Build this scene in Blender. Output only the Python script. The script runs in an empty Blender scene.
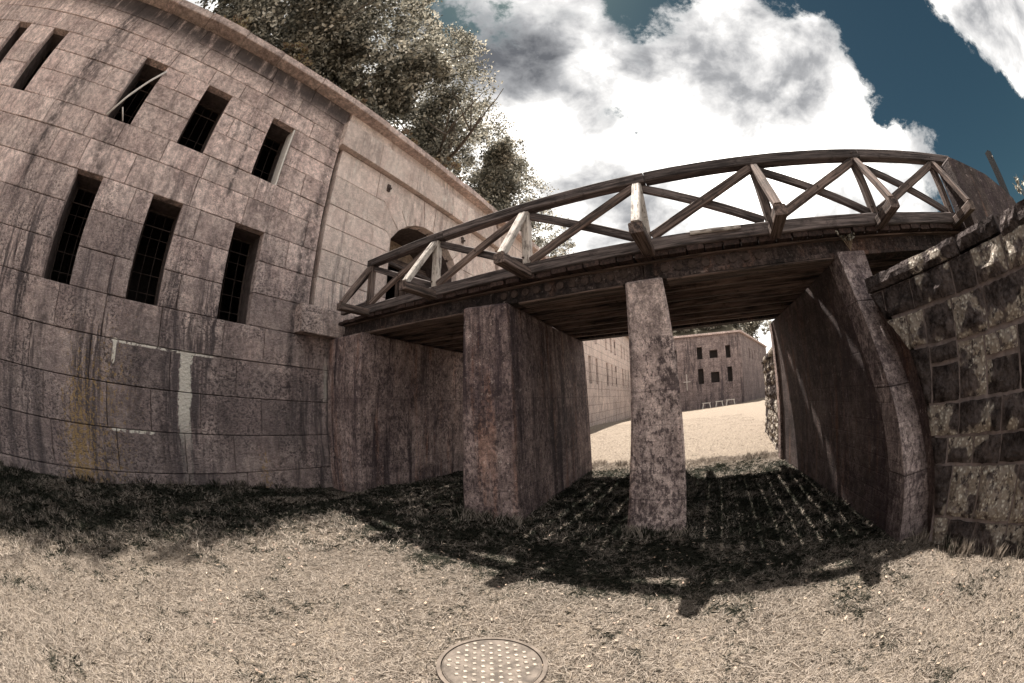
import bpy, math, random
import numpy as np
from mathutils import Vector, Matrix, noise as mnoise

random.seed(7)
rng = np.random.default_rng(11)
S = bpy.context.scene
COL = S.collection
R = math.radians

# ------------------------------------------------------------------ camera
EYE = Vector((0, 0, 1.6))
PITCH, ROLL, YAW = R(9.45), R(1.25), R(26.5)
M = Matrix.Rotation(YAW, 3, 'Z') @ Matrix.Rotation(PITCH, 3, 'X') @ Matrix.Rotation(ROLL, 3, 'Y')
right, fwd, up = M @ Vector((1, 0, 0)), M @ Vector((0, 1, 0)), M @ Vector((0, 0, 1))
cd = bpy.data.cameras.new('camera')
cd.type = 'PANO'
cd.panorama_type = 'FISHEYE_EQUISOLID'
cd.sensor_fit = 'HORIZONTAL'
cd.sensor_width = 36
cd.fisheye_lens = 370 * 36 / 1024
cd.fisheye_fov = R(250)
cd.clip_start = .05
cd.clip_end = 3000
cam = bpy.data.objects.new('camera', cd)
COL.objects.link(cam)
m4 = Matrix((right, up, -fwd)).transposed().to_4x4()
m4.translation = EYE
cam.matrix_world = m4
S.camera = cam

# ------------------------------------------------------------------ light
SUNV = Vector((-.13, .322, 1)).normalized()          # towards the sun
sd = bpy.data.lights.new('sun', 'SUN')
sd.energy = 4.5
sd.angle = R(.55)
sd.color = (1, .93, .84)
so = bpy.data.objects.new('sun', sd)
COL.objects.link(so)
so.rotation_euler = SUNV.to_track_quat('Z', 'Y').to_euler()
S.view_settings.view_transform = 'Standard'
S.view_settings.look = 'None'
S.view_settings.gamma = 1
S.view_settings.exposure = 1.78
S.render.engine = 'CYCLES'
S.cycles.max_bounces = 6
S.cycles.diffuse_bounces = 4


class NT:
    """short helper for building node trees"""
    def __init__(s, tree):
        s.t = tree
        s.n = tree.nodes
        s.l = tree.links

    def put(s, sock, v):
        if v is None:
            return
        if isinstance(v, (int, float)):
            try:
                sock.default_value = v
            except TypeError:
                sock.default_value = (v, v, v)
        elif isinstance(v, (tuple, list, Vector)):
            if len(sock.default_value) == 4 and len(v) == 3:
                v = (*v, 1)
            sock.default_value = v
        else:
            s.l.new(v, sock)

    def math(s, op, a, b=None, c=None, clamp=False):
        n = s.n.new('ShaderNodeMath')
        n.operation = op
        n.use_clamp = clamp
        for i, v in enumerate((a, b, c)):
            s.put(n.inputs[i], v)
        return n.outputs[0]

    def vmath(s, op, a, b=None):
        n = s.n.new('ShaderNodeVectorMath')
        n.operation = op
        s.put(n.inputs[0], a)
        s.put(n.inputs[1], b)
        return n.outputs['Value'] if op == 'DOT_PRODUCT' else n.outputs[0]

    def noise(s, vec, scale, detail=4, rough=.55, dist=0):
        n = s.n.new('ShaderNodeTexNoise')
        s.put(n.inputs['Vector'], vec)
        n.inputs['Scale'].default_value = scale
        n.inputs['Detail'].default_value = detail
        n.inputs['Roughness'].default_value = rough
        n.inputs['Distortion'].default_value = dist
        return n.outputs['Fac']

    def voro(s, vec, scale, feature='F1', out='Distance'):
        n = s.n.new('ShaderNodeTexVoronoi')
        n.feature = feature
        s.put(n.inputs['Vector'], vec)
        n.inputs['Scale'].default_value = scale
        return n.outputs[out]

    def map(s, v, a, b, c=0., d=1., smooth=True):
        n = s.n.new('ShaderNodeMapRange')
        n.interpolation_type = 'SMOOTHSTEP' if smooth else 'LINEAR'
        s.put(n.inputs[0], v)
        for i, q in enumerate((a, b, c, d)):
            n.inputs[i + 1].default_value = q
        return n.outputs[0]

    def mix(s, f, a, b, mode='MIX'):
        n = s.n.new('ShaderNodeMix')
        n.data_type = 'RGBA'
        n.blend_type = mode
        s.put(n.inputs[0], f)
        s.put(n.inputs[6], a)
        s.put(n.inputs[7], b)
        return n.outputs[2]

    def scale(s, vec, sc):
        return s.vmath('MULTIPLY', vec, sc)

    def sep(s, vec):
        n = s.n.new('ShaderNodeSeparateXYZ')
        s.put(n.inputs[0], vec)
        return n.outputs

    def comb(s, x, y, z):
        n = s.n.new('ShaderNodeCombineXYZ')
        s.put(n.inputs[0], x)
        s.put(n.inputs[1], y)
        s.put(n.inputs[2], z)
        return n.outputs[0]

    def bell(s, v, c, w):
        t = s.math('DIVIDE', s.math('SUBTRACT', v, c), w)
        return s.math('EXPONENT', s.math('MULTIPLY', s.math('MULTIPLY', t, t), -1))

    def bump(s, h, strength=.5, dist=.02, normal=None):
        n = s.n.new('ShaderNodeBump')
        n.inputs['Strength'].default_value = strength
        n.inputs['Distance'].default_value = dist
        s.put(n.inputs['Height'], h)
        if normal is not None:
            s.put(n.inputs['Normal'], normal)
        return n.outputs[0]


# ------------------------------------------------------------------ sky
W = bpy.data.worlds.new('World')
S.world = W
W.use_nodes = True
w = NT(W.node_tree)
w.n.clear()
tc = w.n.new('ShaderNodeTexCoord').outputs['Generated']
sky = w.n.new('ShaderNodeTexSky')
sky.sky_type = 'NISHITA'
sky.sun_disc = False
sky.sun_elevation = math.asin(SUNV.z)
sky.sun_rotation = math.atan2(SUNV.x, SUNV.y)
sky.altitude = 600
blob = lambda c, r: w.map(w.vmath('DOT_PRODUCT', tc, Vector(c).normalized()), math.cos(r * 1.5), math.cos(r * .2))
xyz = w.sep(tc)
flat = w.vmath('MULTIPLY', tc, (1, 1, 1.5))
warp = w.n.new('ShaderNodeTexNoise')
warp.inputs['Scale'].default_value = 3.
warp.inputs['Detail'].default_value = 3
w.put(warp.inputs['Vector'], flat)
flat = w.vmath('ADD', flat, w.vmath('MULTIPLY', w.vmath('SUBTRACT', warp.outputs['Color'], (.5, .5, .5)), (.13, .13, .13)))
cov = w.math('ADD', w.math('MULTIPLY', w.noise(flat, 3.0, 12, .62), .52), w.math('MULTIPLY', w.noise(flat, 8, 10, .68), .62))
cov = w.math('ADD', cov, .05)
for c, r, a in (((.666, .485, .567), .12, -.20), ((.84, .43, .42), .24, -.24), ((.889, .2, .377), .2, -.25),
                ((-.28, .398, .874), .12, -.13), ((.145, .48, .853), .11, -.3), ((-.025, .74, .672), .075, -.24),
                ((.606, .36, .684), .13, -.26), ((-.36, .325, .884), .1, -.04), ((.709, .348, .614), .1, -.2),
                ((.9, .06, .47), .17, .42), ((.664, .62, .45), .13, .22), ((.371, .646, .667), .2, .1),
                ((.46, .42, .78), .07, -.16), ((.05, .62, .78), .06, -.10), ((.60, .60, .53), .05, -.12), ((.227, .6, .76), .12, .06), ((-.203, .712, .672), .25, .12), ((.536, .50, .655), .08, .15),
                ((.2, .75, .5), .4, .10)):
    cov = w.math('ADD', cov, w.math('MULTIPLY', blob(c, r), a))
mask = w.map(w.math('ADD', cov, w.math('MULTIPLY', w.math('SUBTRACT', w.noise(tc, 22, 8, .7), .5), .16)), .45, .565)
grey = w.math('ADD', w.math('MULTIPLY', w.noise(w.vmath('ADD', flat, (3.1, 1.7, .4)), 2.8, 6, .5), .72), w.math('MULTIPLY', w.noise(flat, 9, 7, .58), .28))
for c, r, a in (((.371, .646, .667), .15, .13), ((.441, .641, .628), .10, .08), ((-.25, .535, .807), .12, .14),
                ((-.102, .691, .716), .07, .13), ((-.28, .398, .874), .2, .11), ((-.248, .63, .736), .08, .10),
                ((.88, -.05, .47), .16, .12), ((.25, .5, .82), .12, .08), ((.2, .75, .55), .3, -.06)):
    grey = w.math('ADD', grey, w.math('MULTIPLY', blob(c, r), a))
edge_ = w.math('MULTIPLY', w.math('SUBTRACT', w.noise(flat, 16, 6, .6), .5), .22)
grey = w.map(w.math('ADD', grey, edge_), .38, .76, 0, 1, False)
thin = w.map(cov, .64, .50)                                   # thin cloud edges let the blue through
gr = w.n.new('ShaderNodeValToRGB')
e0, e1 = gr.color_ramp.elements
e0.position, e0.color = 0, (10.6, 10.2, 9.6, 1)
e1.position, e1.color = 1, (.45, .47, .52, 1)
for p_, c_ in ((.22, (6.2, 6.0, 5.7, 1)), (.42, (2.9, 2.85, 2.8, 1)), (.68, (1.35, 1.36, 1.4, 1))):
    e_ = gr.color_ramp.elements.new(p_)
    e_.color = c_
w.put(gr.inputs[0], grey)
cl = gr.outputs[0]
cl = w.mix(w.math('MULTIPLY', thin, .5), cl, (1.1, 1.2, 1.25))
deep = w.mix(1.0, sky.outputs[0], (.075, .105, .09), 'MULTIPLY')
colr = w.mix(mask, deep, cl)
bg = w.n.new('ShaderNodeBackground')
bg.inputs['Strength'].default_value = .1
w.put(bg.inputs['Color'], colr)
wo = w.n.new('ShaderNodeOutputWorld')
w.l.new(bg.outputs[0], wo.inputs[0])


# ------------------------------------------------------------------ materials
def new_mat(name, rough=.9):
    m = bpy.data.materials.new(name)
    m.use_nodes = True
    t = NT(m.node_tree)
    b = t.n['Principled BSDF']
    b.inputs['Roughness'].default_value = rough
    b.inputs['Specular IOR Level'].default_value = .25
    P = t.n.new('ShaderNodeNewGeometry').outputs['Position']
    t.P = P
    t.rnd = t.n.new('ShaderNodeObjectInfo').outputs['Random']
    t.obj = t.n.new('ShaderNodeTexCoord').outputs['Object']
    t.b = b
    return m, t


def mat_ashlar(name, lo, hi, streak=.9, white=.0, run=False, joints=None, mot=.8):
    m, t = new_mat(name, .92)
    P = t.P
    x, y, z = t.sep(P)
    Q = t.vmath('ADD', P, t.comb(t.math('MULTIPLY', t.rnd, 13), t.math('MULTIPLY', t.rnd, 7), t.math('MULTIPLY', t.rnd, 29)))
    c = t.mix(t.map(t.noise(Q, 1.3, 6, .6), .3, .7), lo, hi)
    c = t.mix(1, c, t.comb(*[t.map(t.rnd, 0, 1, a, b, False) for a, b in ((.80, 1.10), (.79, 1.08), (.78, 1.07))]), 'MULTIPLY')
    # grain and pitting, rougher towards the foot of the wall
    low = t.map(z, 5.6, 2.6)
    pit = t.noise(t.scale(Q, (1, 1, 1.4)), 17, 5, .74)
    pitf = t.map(pit, .50, .57)
    patch = t.map(t.noise(Q, 1.1, 4), .34, .58)
    c = t.mix(t.math('MULTIPLY', t.math('MULTIPLY', pitf, t.math('ADD', t.math('MULTIPLY', low, .6), .38 if mot > .5 else .08)), patch), c, (.085, .065, .065))
    fine = t.noise(P, 70, 3, .6)
    c = t.mix(.55, c, t.mix(t.map(fine, .3, .7), (.42, .42, .42), (1.45, 1.45, 1.45)), 'MULTIPLY')
    mott = t.noise(Q, 7, 9, .8)
    c = t.mix(mot, c, t.mix(t.map(mott, .36, .64), (.50, .48, .48), (1.48, 1.47, 1.46)), 'MULTIPLY')
    # rain streaks
    sv = t.vmath('ADD', t.scale(P, (2.2, 2.2, .16)), t.scale(t.comb(t.noise(P, 1.5, 2), t.noise(P, 1.7, 2), 0), (.5, .5, 0)))
    s1 = t.noise(sv, 1.9, 6, .68)
    s2 = t.noise(t.scale(P, (7, 7, .35)), 1.6, 5, .7)
    k = t.math('MULTIPLY', t.map(s1, .45, .57), t.map(s2, .3, .52))
    k = t.math('MULTIPLY', k, t.math('MULTIPLY', t.math('ADD', t.math('MULTIPLY', low, .55), .55), streak))
    k = t.math('MULTIPLY', k, t.map(t.noise(t.vmath('ADD', t.scale(P, (.8, .8, .16)), (2.3, 5.1, 0)), 1.4, 4, .6), .44, .60, .12, 1.))
    c = t.mix(k, c, (.075, .06, .062))
    # greyer and darker grime over the lower courses
    g = t.math('MULTIPLY', low, t.map(t.noise(P, .55, 5, .6), .25, .6))
    c = t.mix(t.math('MULTIPLY', g, .62 if run else .25), c, (.17, .14, .145))
    # a few named drips below openings and cracks
    if run:
        nz = t.noise(t.scale(P, (1, 1, .7)), 9, 4, .7)
        for yc, wd, z0, z1, a in ((1.47, .07, 5.2, 7.0, .9), (3.55, .09, 1.0, 5.6, .8), (-3.55, .22, 4.0, 9, .8), (-3.3, .35, 5.8, 8.9, .5),
                                  (-1.75, .3, 4.7, 5.8, .75), (.25, .28, 1.0, 2.85, .6), (2.15, .2, .6, 2.8, .5), (-2.6, .3, .5, 2.9, .5), (3.85, .08, .2, 3.0, .6), (3.74, .13, 3.2, 8.4, .75), (-1.9, .1, .3, 2.6, .6), (.85, .12, .3, 2.7, .7), (-.25, .12, .4, 2.2, .5)):
            q = t.math('MULTIPLY', t.bell(y, yc, wd), t.math('MULTIPLY', t.map(z, z0 - .4, z0 + .2), t.map(z, z1 + .3, z1 - .2)))
            q = t.math('MULTIPLY', q, t.map(nz, .32, .62))
            c = t.mix(t.math('MULTIPLY', q, a), c, (.05, .042, .045))
        # dark wash beneath the coping: stain, with the soffit's shadow painted in
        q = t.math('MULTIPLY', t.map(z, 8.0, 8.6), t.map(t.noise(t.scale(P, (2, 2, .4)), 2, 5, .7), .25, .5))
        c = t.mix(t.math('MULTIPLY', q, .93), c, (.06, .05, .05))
        # orange lichen
        li = t.noise(t.scale(P, (1, 1, .8)), 15, 6, .8)
        q1 = t.math('MULTIPLY', t.bell(y, -1.0, .42), t.map(z, 3.1, .4))
        q2 = t.math('MULTIPLY', t.bell(y, -.2, .55), t.math('MULTIPLY', t.map(z, 3.0, 1.8), .55))
        q3 = t.math('MULTIPLY', t.bell(y, 2.95, .18), t.math('MULTIPLY', t.map(z, 1.0, .3), .7))
        q = t.math('ADD', t.math('ADD', q1, q2), q3)
        q = t.map(t.math('ADD', li, t.math('MULTIPLY', q, .175)), .625, .70)
        q = t.math('MULTIPLY', q, t.map(z, 3.3, 2.9))
        q = t.math('MULTIPLY', q, t.map(t.math('ADD', t.bell(y, -.7, 1.1), t.bell(y, 2.95, .3)), .1, .3))
        c = t.mix(t.math('MULTIPLY', q, .8), c, (.50, .33, .14))
        # lime run and lime along two bed joints
        jy = t.math('ADD', y, t.math('MULTIPLY', t.noise(P, 6, 3), .09))
        v = t.bell(jy, 1.33, .14)
        v = t.math('MULTIPLY', t.map(t.math('ADD', v, t.math('MULTIPLY', t.math('SUBTRACT', nz, .5), 1.3)), .40, .62), t.math('MULTIPLY', t.map(z, 2.27, 2.2), t.map(z, .5, 1.3, .1, 1)))
        h1 = t.math('MULTIPLY', t.bell(t.math('ADD', z, t.math('MULTIPLY', t.noise(P, 8, 3), .05)), 2.238, .022), t.math('MULTIPLY', t.map(y, -.35, -.2), t.map(y, 1.95, 1.8)))
        h2 = t.math('MULTIPLY', t.bell(t.math('ADD', z, t.math('MULTIPLY', t.noise(P, 8, 3), .05)), .885, .026), t.math('MULTIPLY', t.map(y, -.3, -.15), t.map(y, .75, .5)))
        h3 = t.math('MULTIPLY', t.bell(t.math('ADD', y, t.math('MULTIPLY', z, -.04)), -.30, .035), t.math('MULTIPLY', t.map(z, 1.8, 1.95), t.map(z, 2.27, 2.22)))
        h4 = t.math('MULTIPLY', t.bell(jy, 4.52, .05), t.math('MULTIPLY', t.map(z, 1.5, 1.7), t.map(z, 2.6, 2.1)))
        hh = t.math('MULTIPLY', t.map(t.math('ADD', t.math('ADD', h1, h2), h3), .2, .5), t.map(nz, .42, .50))
        hh = t.math('ADD', hh, t.math('MULTIPLY', h4, .5), clamp=True)
        c = t.mix(t.math('MAXIMUM', t.math('MULTIPLY', v, .92), hh), c, (.93, .87, .78))
    if white:
        q = t.noise(t.scale(P, (2.2, 2.2, .9)), 1.6, 7, .72)
        c = t.mix(t.math('MULTIPLY', t.map(q, .56, .70), white), c, (.80, .74, .68))
        q = t.noise(t.scale(P, (1.5, 1.5, .35)), 2.4, 6, .7)
        c = t.mix(t.math('MULTIPLY', t.map(q, .56, .7), .45), c, (.30, .19, .15))
    h = t.math('ADD', t.math('MULTIPLY', t.math('MULTIPLY', pit, -1.0), t.math('ADD', t.math('MULTIPLY', low, .9), .25)), t.math('MULTIPLY', fine, .35))
    if joints:
        br = t.n.new('ShaderNodeTexBrick')
        t.put(br.inputs['Vector'], t.comb(y if joints == 'y' else x, z, 0))
        br.inputs['Scale'].default_value = 1
        br.inputs['Brick Width'].default_value = 1.25
        br.inputs['Row Height'].default_value = .6
        br.inputs['Mortar Size'].default_value = .018
        c = t.mix(t.math('MULTIPLY', br.outputs['Fac'], .6), c, (.08, .06, .06))
    t.put(t.b.inputs['Base Color'], c)
    t.put(t.b.inputs['Normal'], t.bump(h, 1.0, .08))
    return m


def mat_concrete(name, lo, hi, dark=(.055, .04, .045), rust=.25, amt=.8, white=.35, band=False):
    m, t = new_mat(name, .9)
    P = t.P
    x, y, z = t.sep(P)
    c = t.mix(t.map(t.noise(P, 1.1, 6, .62), .3, .7), lo, hi)
    sv = t.scale(P, (3.4, 3.4, .22))
    s1 = t.noise(sv, 1.5, 7, .68)
    s2 = t.noise(t.scale(P, (9, 9, .5)), 1.5, 5, .7)
    k = t.math('MULTIPLY', t.map(s1, .42, .58), t.map(s2, .30, .55))
    c = t.mix(t.math('MULTIPLY', t.math('MULTIPLY', k, t.map(t.noise(t.vmath('ADD', t.scale(P, (1.3, 1.3, .2)), (1.3, 4.1, 0)), 1.5, 4, .6), .42, .58, .25, 1.)), amt), c, dark)
    r = t.noise(t.vmath('ADD', t.scale(P, (3, 3, .3)), (7, 3, 1)), 1.3, 6, .7)
    c = t.mix(t.math('MULTIPLY', t.map(r, .52, .68), rust), c, (.36, .17, .10))
    # spalled scaling, lighter flecks
    f = t.noise(P, 15, 7, .78)
    pz = t.map(t.noise(P, 1.6, 3), .42, .6)
    c = t.mix(t.math('MULTIPLY', t.math('MULTIPLY', t.map(f, .52, .60), pz), .65), c, dark)
    c = t.mix(t.math('MULTIPLY', t.map(t.noise(t.vmath('ADD', P, (4, 4, 4)), 12, 7, .78), .57, .66), white), c, (.66, .56, .51))
    sc_ = t.map(t.math('ADD', t.noise(t.scale(P, (1, 1, .6)), 24, 6, .75), t.math('MULTIPLY', t.noise(P, 1.6, 4), .35)), .67, .76)
    c = t.mix(t.math('MULTIPLY', sc_, .6 + white * .3), c, dark)
    lj = t.math('ADD', t.math('FRACT', t.math('DIVIDE', t.math('ADD', z, .2), 1.24)), t.math('MULTIPLY', t.math('SUBTRACT', t.noise(P, 3, 3), .5), .03))
    c = t.mix(t.math('MULTIPLY', t.bell(lj, .5, .007), .5), c, dark)
    if band:
        c = t.mix(t.math('MULTIPLY', t.map(t.math('ADD', z, t.math('MULTIPLY', t.math('SUBTRACT', t.noise(P, 4, 4), .5), .08)), 2.22, 2.27), white * .55), c, hi)
    mott = t.noise(P, 6, 9, .8)
    c = t.mix(.85, c, t.mix(t.map(mott, .36, .64), (.5, .48, .48), (1.35, 1.33, 1.32)), 'MULTIPLY')
    # form-board lines
    bd = t.math('FRACT', t.math('MULTIPLY', z, 5.5))
    bl = t.math('MULTIPLY', t.map(bd, .0, .06), t.map(bd, 1.0, .94))
    c = t.mix(t.math('MULTIPLY', t.math('SUBTRACT', 1, bl), .12), c, dark)
    fine = t.noise(P, 60, 3, .6)
    c = t.mix(.6, c, t.mix(t.map(fine, .3, .7), (.42, .42, .42), (1.45, 1.45, 1.45)), 'MULTIPLY')
    t.put(t.b.inputs['Base Color'], c)
    h = t.math('ADD', t.math('MULTIPLY', f, .9), t.math('ADD', t.math('MULTIPLY', fine, .25), t.math('MULTIPLY', bl, .2)))
    t.put(t.b.inputs['Normal'], t.bump(h, .75, .02))
    return m


def mat_wood(name, lo, hi, dark, white=0., crack=.8):
    m, t = new_mat(name, .85)
    o = t.vmath('ADD', t.obj, t.comb(t.math('MULTIPLY', t.rnd, 37), t.math('MULTIPLY', t.rnd, 11), 0))
    g = t.noise(t.scale(o, (1.2, 26, 26)), 1.4, 7, .7, .4)
    g2 = t.noise(t.scale(o, (.6, 7, 7)), 1.6, 5, .7)
    c = t.mix(t.map(g, .3, .7), lo, hi)
    c = t.mix(t.math('MULTIPLY', t.map(g2, .5, .66), .8), c, dark)
    ck = t.map(t.noise(t.scale(o, (.8, 60, 60)), 1, 3, .6), .60, .66)
    c = t.mix(t.math('MULTIPLY', ck, crack), c, (.02, .016, .015))
    if white:
        q = t.noise(t.scale(o, (3, 12, 12)), 1.4, 6, .75)
        c = t.mix(t.math('MULTIPLY', t.map(q, .60, .48), white), c, (.72, .66, .60))
    bl = t.noise(o, 5, 6, .75)
    c = t.mix(t.math('MULTIPLY', t.map(bl, .55, .66), .5), c, dark)
    c = t.mix(1, c, t.comb(*[t.map(t.rnd, 0, 1, .75, 1.15, False)] * 3), 'MULTIPLY')
    t.put(t.b.inputs['Base Color'], c)
    t.put(t.b.inputs['Normal'], t.bump(t.math('SUBTRACT', g, t.math('MULTIPLY', ck, 1.2)), .7, .01))
    return m


def mat_rock(name):
    m, t = new_mat(name, 1.0)
    t.b.inputs['Specular IOR Level'].default_value = .03
    P = t.P
    n = t.noise(P, 7, 8, .75)
    c = t.mix(t.map(n, .34, .66), (.03, .025, .025), (.18, .15, .145))
    c = t.mix(1, c, t.comb(*[t.map(t.rnd, 0, 1, .55, 1.3, False)] * 3), 'MULTIPLY')
    # grazing sunlight painted as pale patches on some of the faces
    q = t.math('ADD', t.noise(P, 2.6, 3, .5), t.math('MULTIPLY', t.math('SUBTRACT', t.rnd, .5), .34))
    v = t.voro(t.vmath('ADD', P, t.scale(t.comb(t.noise(P, 11, 3), t.noise(P, 12, 3), n), (.06, .06, .06))), 26)
    f = t.noise(P, 13, 6, .7)
    kk = t.math('MULTIPLY', t.map(q, .505, .55), t.map(f, .40, .48))
    c = t.mix(t.math('MULTIPLY', kk, .85), c, t.mix(t.map(v, .1, .5), (.88, .83, .73), (.40, .35, .30)))
    t.put(t.b.inputs['Base Color'], c)
    h = t.math('ADD', t.noise(P, 18, 6, .78), t.math('SUBTRACT', f, t.math('MULTIPLY', v, .8)))
    t.put(t.b.inputs['Normal'], t.bump(h, 1.0, .05))
    return m


def mat_plain(name, col, rough=.9, var=.35, scale=8, bump=.4, metallic=0):
    m, t = new_mat(name, rough)
    n = t.noise(t.P, scale, 6, .65)
    c = t.mix(1, col, t.comb(*[t.map(n, .25, .75, 1 - var, 1 + var)] * 3), 'MULTIPLY')
    t.put(t.b.inputs['Base Color'], c)
    t.b.inputs['Metallic'].default_value = metallic
    t.put(t.b.inputs['Normal'], t.bump(t.noise(t.P, scale * 5, 4, .7), bump, .01))
    return m


def mat_leaf(name, a, b, c3, trans=.25):
    m, t = new_mat(name, .65)
    isl = t.n.new('ShaderNodeNewGeometry').outputs['Random Per Island']
    n = t.noise(t.P, .9, 4)
    c = t.mix(isl, a, b)
    c = t.mix(t.math('MULTIPLY', t.math('MULTIPLY', t.map(n, .34, .6), t.map(isl, .35, .75)), 1.0), c, c3)
    t.put(t.b.inputs['Base Color'], c)
    tr = t.n.new('ShaderNodeBsdfTranslucent')
    t.put(tr.inputs['Color'], c)
    mx = t.n.new('ShaderNodeMixShader')
    mx.inputs[0].default_value = trans
    t.l.new(t.b.outputs[0], mx.inputs[1])
    t.l.new(tr.outputs[0], mx.inputs[2])
    t.l.new(mx.outputs[0], t.n['Material Output'].inputs[0])
    return m


M_WALL = mat_ashlar('scarp_stone', (.61, .475, .445), (.84, .695, .65), .95, run=True)
M_GATE = mat_ashlar('gate_stone', (.70, .575, .53), (.82, .71, .655), .75, white=.8, mot=.4)
M_COPING = mat_ashlar('coping_stone', (.55, .44, .41), (.72, .60, .56), .4, white=.2)
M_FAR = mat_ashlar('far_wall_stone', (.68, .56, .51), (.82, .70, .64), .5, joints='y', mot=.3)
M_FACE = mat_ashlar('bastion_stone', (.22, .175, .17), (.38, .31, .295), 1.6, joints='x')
M_JOINT = mat_plain('wall_joint', (.085, .066, .062), var=.4)
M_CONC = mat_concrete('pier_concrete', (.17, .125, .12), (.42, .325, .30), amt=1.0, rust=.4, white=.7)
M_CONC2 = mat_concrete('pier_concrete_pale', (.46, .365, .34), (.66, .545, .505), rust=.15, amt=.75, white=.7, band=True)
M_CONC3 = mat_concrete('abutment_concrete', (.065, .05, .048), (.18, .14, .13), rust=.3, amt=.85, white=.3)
M_EDGE = mat_concrete('edge_concrete', (.22, .18, .175), (.40, .335, .32), rust=.05, amt=.45, white=.5)
M_WOOD = mat_wood('rail_timber', (.02, .016, .016), (.19, .155, .147), (.016, .013, .013))
M_WOOD2 = mat_wood('brace_timber', (.03, .023, .021), (.27, .20, .172), (.018, .014, .014))
M_WHITE = mat_wood('weathered_white_paint', (.14, .115, .105), (.40, .345, .31), (.03, .024, .023), white=.7, crack=.8)
M_DECK = mat_wood('deck_timber', (.015, .01, .009), (.085, .052, .044), (.015, .011, .01))
M_STRING = mat_wood('stringer_timber', (.035, .026, .023), (.27, .19, .16), (.012, .012, .012))
M_GIRD = mat_concrete('girder_steel', (.028, .021, .02), (.12, .09, .082), dark=(.012, .01, .01), rust=.18, amt=.95, white=.25)
M_ROCK = mat_rock('rock_faced_stone')
M_MORTAR = mat_plain('mortar', (.21, .175, .168), var=.35, scale=10)
M_IRON = mat_plain('rusty_iron', (.06, .042, .036), .7, .5, 20)
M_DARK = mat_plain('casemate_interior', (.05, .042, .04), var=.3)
M_PALE = mat_plain('pale_pipe', (.62, .58, .54), .5, .15, 12, .1)
M_COVER = mat_plain('cover_metal', (.10, .083, .07), .8, .5, 14, .6)
M_STUD = mat_plain('stud_metal', (.25, .215, .18), .65, .45, 18, .4)
M_RIM = mat_plain('cover_rim', (.11, .09, .075), .85, .35, 12)
M_BARK = mat_plain('bark', (.10, .08, .065), .95, .45, 6, .8)
M_BRICK = mat_plain('vault_rubble', (.34, .26, .20), .95, .5, 9, .9)
M_LEAF = mat_leaf('tree_leaves', (.04, .039, .031), (.27, .26, .215), (.66, .62, .53), .25)
M_LEAF2 = mat_leaf('shrub_leaves', (.15, .10, .07), (.30, .22, .15), (.36, .30, .17), .2)
M_DRYLEAF = mat_leaf('dead_leaves', (.25, .18, .13), (.48, .40, .32), (.2, .13, .10), .1)


M_DARKC = mat_concrete('mossy_concrete', (.05, .04, .038), (.14, .11, .10), rust=.3, amt=.9, white=.3)
M_STEEL = mat_plain('dark_steel', (.006, .005, .006), .6, .4, 20)


def mat_grass():
    m, t = new_mat('grass_blades', .75)
    isl = t.n.new('ShaderNodeNewGeometry').outputs['Random Per Island']
    n = t.noise(t.P, 1.6, 5, .65)
    n2 = t.noise(t.P, 9, 4, .6)
    k = t.math('ADD', t.math('MULTIPLY', n, .65), t.math('MULTIPLY', n2, .35))
    straw = t.mix(isl, (.155, .13, .108), (.39, .335, .285))
    green = t.mix(isl, (.009, .011, .007), (.04, .042, .029))
    sel = t.math('ADD', t.math('MULTIPLY', isl, .42), t.map(k, .34, .60, -.30, .36))
    # greener sward, plus painted-in shade, along the wall foot and beneath the bridge
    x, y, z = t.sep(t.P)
    shade_green = t.math('MAXIMUM', t.map(x, -3.3, -4.7), t.math('MULTIPLY', t.math('MULTIPLY', t.map(y, 1.9, 3.2), t.map(y, 8.5, 7.6)), t.map(x, 2.9, 2.2)))
    sel = t.math('SUBTRACT', sel, t.math('MULTIPLY', shade_green, .4))
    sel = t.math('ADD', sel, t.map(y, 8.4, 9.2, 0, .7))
    c = t.mix(t.map(sel, -.05, .2), green, straw)
    t.put(t.b.inputs['Base Color'], c)
    tr = t.n.new('ShaderNodeBsdfTranslucent')
    t.put(tr.inputs['Color'], c)
    mx = t.n.new('ShaderNodeMixShader')
    mx.inputs[0].default_value = .25
    t.l.new(t.b.outputs[0], mx.inputs[1])
    t.l.new(tr.outputs[0], mx.inputs[2])
    t.l.new(mx.outputs[0], t.n['Material Output'].inputs[0])
    return m


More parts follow.
